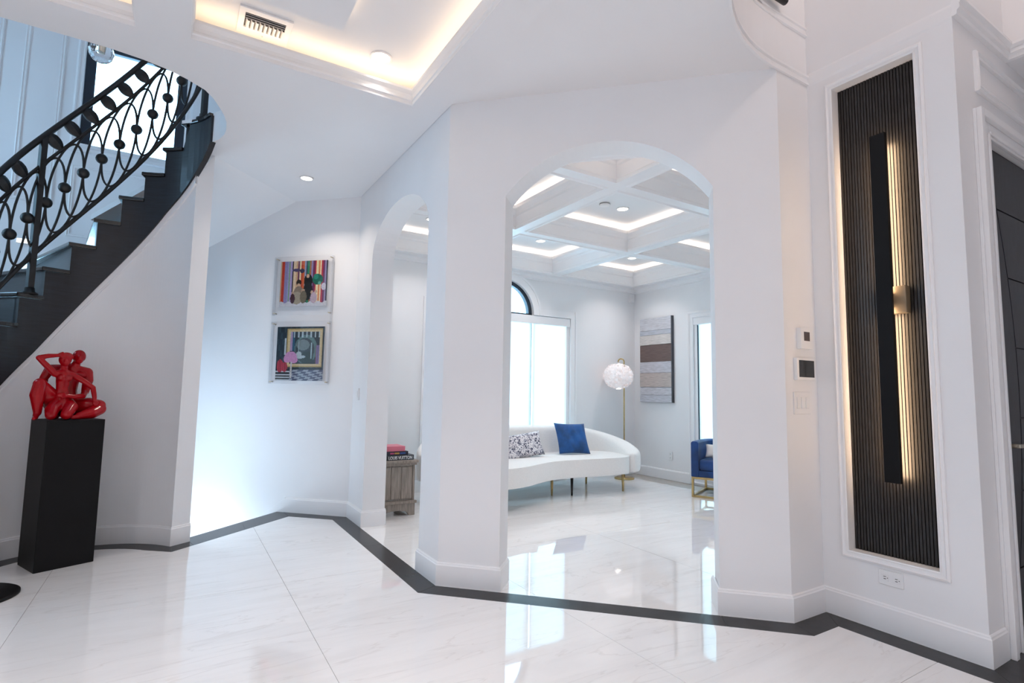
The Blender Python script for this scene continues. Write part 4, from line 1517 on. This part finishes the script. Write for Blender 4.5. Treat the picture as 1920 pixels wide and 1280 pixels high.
vx0, vx1, vy0, vy1, vz = 0.180, 0.472, 3.345, 3.610, 3.452
vent = thing('air_vent', 'white louvred air vent in the glowing tray ceiling', 'vent', ((vx0 + vx1) / 2, (vy0 + vy1) / 2, vz))
b = MB().prism([(vx0, vy0), (vx1, vy0), (vx1, vy1), (vx0, vy1)], vz - 0.014, vz - 0.0005, [[(vx0 + .035, vy0 + .045), (vx1 - .035, vy0 + .045), (vx1 - .035, vy1 - .07), (vx0 + .035, vy1 - .07)]])
part('frame', b, M_TRIM, vent, 0.003)
part('duct', MB().box(vx0 + .03, vx1 - .03, vy0 + .04, vy1 - .06, vz - 0.002, vz - 0.0006), mat('duct_grey', (0.10, 0.10, 0.11), 0.7, noise=0.1), vent)
for k in range(3):
    y = vy0 + 0.052 + 0.021 * k
    sl = MB().add([(vx0 + .037, y, vz - .016), (vx1 - .037, y, vz - .016), (vx1 - .037, y + .014, vz - .005), (vx0 + .037, y + .014, vz - .005),
                   (vx0 + .037, y, vz - .014), (vx1 - .037, y, vz - .014), (vx1 - .037, y + .014, vz - .003), (vx0 + .037, y + .014, vz - .003)],
                  [(0, 1, 2, 3), (7, 6, 5, 4), (0, 4, 5, 1), (1, 5, 6, 2), (2, 6, 7, 3), (3, 7, 4, 0)])
    part('slat', sl, M_TRIM, vent)
for k in range(9):
    x = vx0 + 0.045 + 0.0245 * k
    p = [(x, vz - .003), (x + .006, vz - .016), (x + .012, vz - .019), (x + .018, vz - .017), (x + .019, vz - .0155), (x + .012, vz - .0165), (x + .008, vz - .0145), (x + .003, vz - .003)]
    n = len(p)
    vs = [(a, vy0 + .115, z) for a, z in p] + [(a, vy1 - .072, z) for a, z in p]
    part('blade', MB().add(vs, [tuple(range(n)), tuple(range(2 * n - 1, n - 1, -1))] + [(i, (i + 1) % n, (i + 1) % n + n, i + n) for i in range(n)]), M_TRIM, vent)
part('damper_lever', MB().tube([(0.325, 3.575, vz - .014), (0.325, 3.590, vz - .03)], 0.004, 8), M_TRIM, vent)

gx, gy, gz = -0.612, 4.788, 3.66
pend = thing('crystal_pendant', 'cut crystal globe pendant hanging in front of the stair window', 'pendant lamp', (gx, gy, gz))
prof = [(r_ * 0.74, z_ * 0.74) for r_, z_ in [(0.0, -0.105), (0.035, -0.098), (0.07, -0.078), (0.095, -0.045), (0.108, 0.0), (0.10, 0.045), (0.075, 0.08), (0.035, 0.10), (0.0, 0.104)]]
part('globe', MB().lathe(prof, (gx, gy, gz), 14, False), M_CRYSTAL, pend)
part('socket', MB().lathe([(0.0, 0.0), (0.016, 0.0), (0.02, 0.05), (0.010, 0.10), (0.0, 0.12)], (gx, gy, gz), 16), M_NICKEL, pend)
part('cable', MB().tube([(gx, gy, gz + 0.1), (gx, gy, 6.2)], 0.003, 6), M_IRON, pend)

# small warm light fitting low on the stairwell wall
t = thing('stair_wall_light', 'small glowing wall light on the stairwell wall behind the railing', 'wall light', (-1.36, 7.0, 2.64))
part('housing', wbox(MB(), NO, NU, NN, -1.415, -1.305, 2.615, 2.665, 0, 0.03), M_TRIM, t, 0.003)
part('diffuser', wbox(MB(), NO, NU, NN, -1.405, -1.315, 2.622, 2.658, 0.03, 0.034), M_LENS, t)

# ------------------------------------------------------------------ sofa
def smooth_path(P, n=6, closed=False):
    """Catmull-Rom through plan points (any dimension)"""
    out = []
    m = len(P)
    for i in range(m if closed else m - 1):
        g = lambda k: P[k % m] if closed else P[max(0, min(m - 1, k))]
        p0, p1, p2, p3 = g(i - 1), g(i), g(i + 1), g(i + 2)
        for j in range(n):
            t = j / n
            out.append(tuple(0.5 * (2 * b + (c - a) * t + (2 * a - 5 * b + 4 * c - d) * t * t + (3 * b - a - 3 * c + d) * t ** 3)
                             for a, b, c, d in zip(p0, p1, p2, p3)))
    if not closed:
        out.append(tuple(P[-1]))
    return out


SB, ST = 0.235, 0.445
front = smooth_path([(2.40, 5.55), (2.47, 5.20), (2.70, 4.97), (2.98, 4.90), (3.27, 4.96), (3.55, 5.10), (3.85, 5.21), (4.25, 5.21), (4.65, 5.17), (4.93, 5.19), (5.08, 5.30), (5.14, 5.48)], 5)
back = smooth_path([(5.08, 5.24), (5.19, 5.36), (5.26, 5.62), (5.21, 5.86), (5.06, 6.02), (4.80, 6.10), (4.30, 6.12), (3.80, 6.12), (3.30, 6.11), (2.90, 6.06), (2.62, 5.95), (2.46, 5.80), (2.42, 5.58)], 5)
hts = smooth_path([(0.475,), (0.53,), (0.605,), (0.675,), (0.735,), (0.775,), (0.80,), (0.81,), (0.80,), (0.77,), (0.70,), (0.60,), (0.52,)], 5)
sofa = thing('sofa', 'white curved sofa on slim gold legs in front of the shaded window', 'sofa', (3.9, 5.6, 0))
seat_poly = front + back[8:-1]
part('seat', MB().prism(seat_poly, SB, ST, smooth=True), M_BOUCLE, sofa, 0.075, 6)
vs, fs = [], []
K = 0
nb = len(back)
for i, (p, (h,)) in enumerate(zip(back, hts)):
    t = Vector(back[min(i + 1, nb - 1)]) - Vector(back[max(i - 1, 0)])
    t.normalize()
    nrm = Vector((-t.y, t.x))
    e = min(1.0, 0.25 + 0.75 * sin(min(1, min(i, nb - 1 - i) / 5) * pi / 2))
    sec = [(-1.0, SB + 0.012), (-1.0, h - 0.09), (-0.9, h - 0.04), (-0.6, h - 0.01), (0.0, h), (0.6, h - 0.01), (0.9, h - 0.04), (1.0, h - 0.09), (1.0, SB + 0.012), (0.7, SB), (-0.7, SB)]
    K = len(sec)
    for d, z in sec:
        lean = 0.05 * max(0, (z - ST)) / 0.35
        vs.append((p[0] + nrm.x * (d * 0.11 * e - lean), p[1] + nrm.y * (d * 0.11 * e - lean), z))
for i in range(nb - 1):
    for j in range(K):
        fs.append((i * K + j, (i + 1) * K + j, (i + 1) * K + (j + 1) % K, i * K + (j + 1) % K))
fs += [tuple(range(K)), tuple((nb - 1) * K + j for j in range(K - 1, -1, -1))]
o = part('backrest', MB().add(vs, fs, True), M_BOUCLE, sofa)
s_ = o.modifiers.new('subsurf', 'SUBSURF')
s_.levels = s_.render_levels = 1
for (x, y), m_ in (((3.97, 5.47), M_GOLD), ((4.19, 5.36), M_IRON), ((4.97, 5.30), M_GOLD), ((2.75, 5.15), M_GOLD), ((2.75, 5.85), M_GOLD), ((4.9, 5.95), M_GOLD)):
    part('leg', MB().tube([(x, y, 0), (x, y, 0.10), (x, y, SB + 0.004)], [0.011, 0.015, 0.019], 12), m_, sofa)


def cushion(name, label, m, c, right, up, w, h, th, pinch=0.06, group=None):
    """stuffed square cushion, plump in the middle with drawn-out corners"""
    c, r_, u_ = Vector(c), Vector(right).normalized(), Vector(up).normalized()
    n_ = r_.cross(u_).normalized()
    N = 18
    vs, fs = [], []
    for side in (1, -1):
        for j in range(N + 1):
            for i in range(N + 1):
                a, b_ = 2 * i / N - 1, 2 * j / N - 1
                ea, eb = 1 - pinch * (1 - b_ * b_) * abs(a) ** 3, 1 - pinch * (1 - a * a) * abs(b_) ** 3
                ea, eb = 1 - pinch * (1 - b_ * b_), 1 - pinch * (1 - a * a)
                t = th / 2 * ((1 - a ** 4) * (1 - b_ ** 4)) ** 0.55
                t += 0.006 * sin(a * 9 + b_ * 4) * (1 - a * a) * (1 - b_ * b_)
                vs.append(c + r_ * (a * w / 2 * ea) + u_ * (b_ * h / 2 * eb) + n_ * (side * t))
    M_ = (N + 1) ** 2
    for s_i in range(2):
        for j in range(N):
            for i in range(N):
                k = s_i * M_ + j * (N + 1) + i
                fs.append((k, k + 1, k + N + 2, k + N + 1))
    me = MB().add(vs, fs, True)
    o = part(name, me, m)
    bm = bmesh.new()
    bm.from_mesh(o.data)
    bmesh.ops.remove_doubles(bm, verts=bm.verts, dist=0.0004)
    bmesh.ops.recalc_face_normals(bm, faces=bm.faces)
    bm.to_mesh(o.data)
    bm.free()
    tag(o, label, 'cushion', group)
    return own_origin(o, c)


cushion('cushion', 'bright blue velvet square cushion leaning on the white sofa back', M_VELVET, (4.50, 5.76, 0.645), (1, -0.16, -0.03), (0.05, 0.42, 1), 0.46, 0.42, 0.13, group='sofa cushions')
cushion('cushion', 'speckled black and white oblong cushion on the white sofa', M_SPECKLE, (3.72, 5.72, 0.585), (1, 0.05, 0.10), (-0.05, 0.42, 1), 0.56, 0.31, 0.12, group='sofa cushions')
cushion('cushion', 'tan cushion half hidden behind the speckled cushion', M_TAN, (3.40, 5.83, 0.60), (1, 0.25, 0.02), (-0.06, 0.42, 1), 0.42, 0.34, 0.10, group='sofa cushions')
cushion('cushion', 'navy cushion just showing past the column on the white sofa', M_VELVET2, (3.12, 5.66, 0.63), (1, 0.1, 0.0), (0.0, 0.42, 1), 0.46, 0.42, 0.12, group='sofa cushions')

# ------------------------------------------------------------------ floor lamp
lx, ly = 5.705, 6.055
lampo = thing('floor_lamp', 'gold floor lamp with round white feather shade behind the sofa end', 'floor lamp', (lx, ly, 0))
part('base', MB().lathe([(0, 0), (0.145, 0.0), (0.145, 0.018), (0.135, 0.024), (0, 0.026)], (lx, ly, 0), 40), M_GOLD, lampo)
dv = Vector((-0.52, 0.85, 0)).normalized() * 0.045
pole = [(lx, ly, 0.02), (lx, ly, 1.0), (lx, ly, 1.62)] + [(lx + dv.x * (1 - cos(w)), ly + dv.y * (1 - cos(w)), 1.72 + 0.045 * sin(w)) for w in [pi * i / 10 for i in range(11)]]
part('pole', MB().tube(pole, 0.010, 10), M_GOLD, lampo)
scn = Vector((lx + dv.x * 2, ly + dv.y * 2, 1.505))
part('shade_hanger', MB().tube([(scn.x, scn.y, 1.72), (scn.x, scn.y, 1.62)], 0.004, 8), M_GOLD, lampo)
b = MB().ball(tuple(scn), 1.0, 20, 12, 0.19, 0.19, 0.155)
shade = part('lamp_shade', b, M_FEATHER, lampo)
part('bulb', MB().ball((scn.x, scn.y, scn.z - 0.165), 0.028, 14, 8), M_LENS, shade)
fe = MB()
rnd = random.Random(3)
for i in range(620):
    zz_ = rnd.uniform(-1, 1)
    ph = rnd.uniform(0, 2 * pi)
    q = sqrt(1 - zz_ * zz_)
    d = Vector((q * cos(ph), q * sin(ph), zz_))
    p = scn + Vector((d.x * 0.185, d.y * 0.185, d.z * 0.150))
    t = d.cross(Vector((rnd.uniform(-1, 1), rnd.uniform(-1, 1), rnd.uniform(-1, 1)))).normalized()
    s_ = d.cross(t)
    L, Wd = rnd.uniform(0.05, 0.085), rnd.uniform(0.014, 0.022)
    cur = rnd.uniform(0.02, 0.045)
    vs = []
    for k, (a, wk) in enumerate(((0, .3), (.35, 1), (.7, .9), (1, .1))):
        m_ = p + t * (a * L) + d * (cur * sin(a * pi * .75))
        vs += [m_ - s_ * Wd * wk, m_ + s_ * Wd * wk]
    fe.add(vs, [(0, 1, 3, 2), (2, 3, 5, 4), (4, 5, 7, 6)], True)
o = part('shade_feathers', fe, M_FEATHER, lampo, fix=False)
o['kind'] = 'stuff'

# ------------------------------------------------------------------ blue armchair
ca = Vector((5.47, 4.625, 0))
A_ = Vector((0.43, -0.903, 0)).normalized()
D_ = Vector((0.903, 0.43, 0)).normalized()
arm = thing('armchair', 'royal blue velvet tub armchair on a square gold frame', 'armchair', (*(ca + A_ * .36 + D_ * .34)[:2], 0))
P3 = lambda a, d, z: (ca.x + A_.x * a + D_.x * d, ca.y + A_.y * a + D_.y * d, z)
CWd, CDp = 0.74, 0.68


def lbox(mb, a0, a1, d0, d1, z0, z1):
    return mb.prism([P3(a, d, 0)[:2] for a, d in ((a0, d0), (a1, d0), (a1, d1), (a0, d1))], z0, z1)


bt = 0.026
fr = MB()
for a in (0, CWd - bt):
    for d in (0, CDp - bt):
        lbox(fr, a, a + bt, d, d + bt, 0, 0.245)
for z in (0.0, 0.219):
    for d in (0, CDp - bt):
        lbox(fr, bt, CWd - bt, d, d + bt, z, z + bt)
    for a in (0, CWd - bt):
        lbox(fr, a, a + bt, bt, CDp - bt, z, z + bt)
part('leg_frame', fr, M_GOLD, arm, 0.002)
part('seat_base', lbox(MB(), 0.06, CWd - 0.06, -0.005, CDp - 0.08, 0.246, 0.325), M_VELVET2, arm, 0.012, 3)
part('seat_cushion', lbox(MB(), 0.095, CWd - 0.095, -0.015, CDp - 0.10, 0.326, 0.455), M_VELVET2, arm, 0.03, 4)
shell = smooth_path([(0.045, -0.02), (0.045, 0.30), (0.06, 0.50), (0.17, 0.645), (0.37, 0.67), (0.57, 0.645), (0.68, 0.50), (0.695, 0.30), (0.695, -0.02)], 6)
vs, fs = [], []
for i, (a, d) in enumerate(shell):
    t = Vector(shell[min(i + 1, len(shell) - 1)]) - Vector(shell[max(i - 1, 0)])
    t.normalize()
    nr = Vector((-t.y, t.x))
    for e, z in ((-.045, .246), (-.045, .655), (-.03, .675), (.03, .675), (.045, .655), (.045, .246)):
        vs.append(P3(a + nr.x * e, d + nr.y * e, z))
for i in range(len(shell) - 1):
    for j in range(6):
        fs.append((i * 6 + j, (i + 1) * 6 + j, (i + 1) * 6 + (j + 1) % 6, i * 6 + (j + 1) % 6))
fs += [tuple(range(6)), tuple((len(shell) - 1) * 6 + j for j in range(5, -1, -1))]
part('arm_shell', MB().add(vs, fs), M_VELVET2, arm, 0.012, 3)
cc = P3(0.34, 0.17, 0.553)
cushion('cushion', 'white oblong cushion lying on the royal blue armchair', mat('white_linen', (0.80, 0.77, 0.75), 0.9, noise=0.05, nscale=80, bump=0.15, bscale=200), cc, A_, D_ * 0.35 + Vector((0, 0, 1)), 0.42, 0.17, 0.11)

# ------------------------------------------------------------------ plank wall art
art = thing('wall_art', 'tall wall art of horizontal weathered planks with one brown board', 'wall art', wp(EO, EU, EN, 5.89, 1.765, 0))
z0, z1, y0, y1 = 1.122, 2.412, 5.575, 6.215
part('backing', wbox(MB(), EO, EU, EN, y0, y1, z0, z1, 0.001, 0.022), mat('grey_frame_wood', (0.07, 0.075, 0.09), 0.6, noise=0.2), art)
fr_ = [0, .149, .205, .322, .524, .655, .822, .915, 1]
pc_ = [(0.62, 0.63, 0.68), (0.50, 0.53, 0.60), (0.66, 0.63, 0.61), (0.165, 0.115, 0.105), (0.60, 0.60, 0.66), (0.56, 0.49, 0.46), (0.64, 0.64, 0.69), (0.60, 0.61, 0.67)]
for k in range(8):
    za, zb_ = z1 - (z1 - z0) * fr_[k], z1 - (z1 - z0) * fr_[k + 1]
    m_ = mat('plank_paint_%d' % k, pc_[k], 0.7, noise=0.30, nscale=7, stretch=(3, 1.2, 16), bump=0.15, bscale=40)
    part('plank', wbox(MB(), EO, EU, EN, y0 + 0.004, y1 - 0.002, zb_ + 0.0018, za - 0.0018, 0.022, 0.040 + 0.003 * (k % 3)), m_, art, 0.0015)
part('side_board', wbox(MB(), EO, EU, EN, y0 - 0.012, y0 + 0.003, z0, z1, 0.001, 0.046), MAT['grey_frame_wood'], art)

# ------------------------------------------------------------------ chest with books
chx0, chx1, chy0, chy1 = 1.745, 2.118, 5.275, 5.80
ch_ = thing('chest', 'low weathered wood chest with plank front behind the narrow arch', 'chest', ((chx0 + chx1) / 2, (chy0 + chy1) / 2, 0))
part('body', MB().box(chx0, chx1, chy0 + 0.012, chy1, 0.145, 0.50), M_GREYWOOD, ch_)
part('top', MB().box(chx0 - 0.02, chx1 + 0.028, chy0 - 0.03, chy1 + 0.01, 0.518, 0.545), M_GREYWOOD, ch_, 0.006)
part('cornice', MB().box(chx0 - 0.008, chx1 + 0.014, chy0 - 0.014, chy1, 0.495, 0.518), M_GREYWOOD, ch_, 0.004)
xs = [chx0 + 0.018, 1.868, 1.975, chx1 - 0.022]
for a, c_ in zip(xs, xs[1:]):
    part('panel', MB().box(a + 0.005, c_ - 0.005, chy0 + 0.004, chy0 + 0.016, 0.165, 0.478), M_GREYWOOD, ch_, 0.003)
for x in (chx0, chx1 - 0.022):
    part('stile', MB().box(x, x + 0.022, chy0, chy0 + 0.02, 0.145, 0.496), M_GREYWOOD, ch_, 0.002)
part('plinth', MB().box(chx0 - 0.012, chx1 + 0.022, chy0 - 0.02, chy1, 0.118, 0.146), M_GREYWOOD, ch_, 0.005)
ap = [(chx0, 0), (chx0 + .055, 0), (chx0 + .065, .022), (chx0 + .09, .042), (chx0 + .14, .052), (chx1 - .14, .052), (chx1 - .09, .042), (chx1 - .065, .022), (chx1 - .055, 0), (chx1 + .008, 0), (chx1 + .008, .118), (chx0, .118)]
part('bracket_foot', MB().slab((0, chy0 - 0.006), (1, 0), (0, -1), ap, 0.03), M_GREYWOOD, ch_, 0.002)
apy = [(0, 0), (.07, 0), (.09, .04), (.40, .04), (.42, 0), (.50, 0), (.50, .118), (0, .118)]
part('bracket_foot', MB().slab((chx1 + 0.008, chy0 + 0.02), (0, 1), (1, 0), apy, 0.03), M_GREYWOOD, ch_, 0.002)


def book(label, x0, x1, y0, y1, z0, z1, cover, spine_label=None):
    m_ = mat('cover_%02d%02d%02d' % tuple(int(c * 99) for c in cover), cover, 0.45, noise=0.08)
    b_ = thing('book', label, 'book', ((x0 + x1) / 2, (y0 + y1) / 2, z0), 'stacked books on the chest')
    part('cover', MB().box(x0, x1, y0, y1, z0, z0 + 0.004), m_, b_)
    part('cover', MB().box(x0, x1, y0, y1, z1 - 0.004, z1), m_, b_)
    part('spine', MB().box(x0, x1, y0 - 0.001, y0 + 0.005, z0, z1), m_, b_, 0.0015)
    part('pages', MB().box(x0 + 0.004, x1 - 0.004, y0 + 0.005, y1 - 0.006, z0 + 0.004, z1 - 0.004), M_PAGE, b_)
    return b_


bk = book('thick grey book with white lettering, bottom of the stack on the chest', 1.72, 2.104, 5.285, 5.58, 0.5455, 0.594, (0.035, 0.042, 0.055))
fc = bpy.data.curves.new('spine_lettering', 'FONT')
fc.body = 'LOUIS VUITTON'
fc.size = 0.044
fc.offset = 0.0009
fc.extrude = 0.0004
fc.align_x = 'RIGHT'
fo = bpy.data.objects.new('spine_lettering', fc)
COL.objects.link(fo)
fc.materials.append(mat('white_ink', (0.72, 0.72, 0.72), 0.5, noise=0.01))
fo.parent = bk
fo.rotation_euler = (pi / 2, 0, 0)
fo.scale = (0.77, 1, 1)
_o = ORG[bk.name]
fo.location = (2.088 - _o[0], 5.2836 - _o[1], 0.554 - _o[2])
ORG[fo.name] = _o
bpy.context.view_layer.update()
_me = bpy.data.meshes.new_from_object(fo.evaluated_get(bpy.context.evaluated_depsgraph_get()))
_mo = bpy.data.objects.new('lettering', _me)
COL.objects.link(_mo)
_mo.parent, _mo.rotation_euler, _mo.scale, _mo.location = bk, fo.rotation_euler, fo.scale, fo.location
bpy.data.objects.remove(fo)
ORG[_mo.name] = _o
bk2 = book('dark navy book, middle of the stack on the chest', 1.74, 2.048, 5.30, 5.56, 0.5945, 0.630, (0.012, 0.014, 0.03))
for a, c_, h in ((1.86, 1.90, 'b04a70'), (1.905, 1.955, 'b48a44'), (1.96, 2.02, '34508c')):
    part('spine_band', MB().box(a, c_, 5.2983, 5.2992, 0.604, 0.620), mat('ink_' + h, hexc(h), 0.5, noise=0.02), bk2)
book('pink book, topmost of the stack on the chest', 1.73, 2.018, 5.31, 5.55, 0.6305, 0.680, (0.62, 0.16, 0.22))
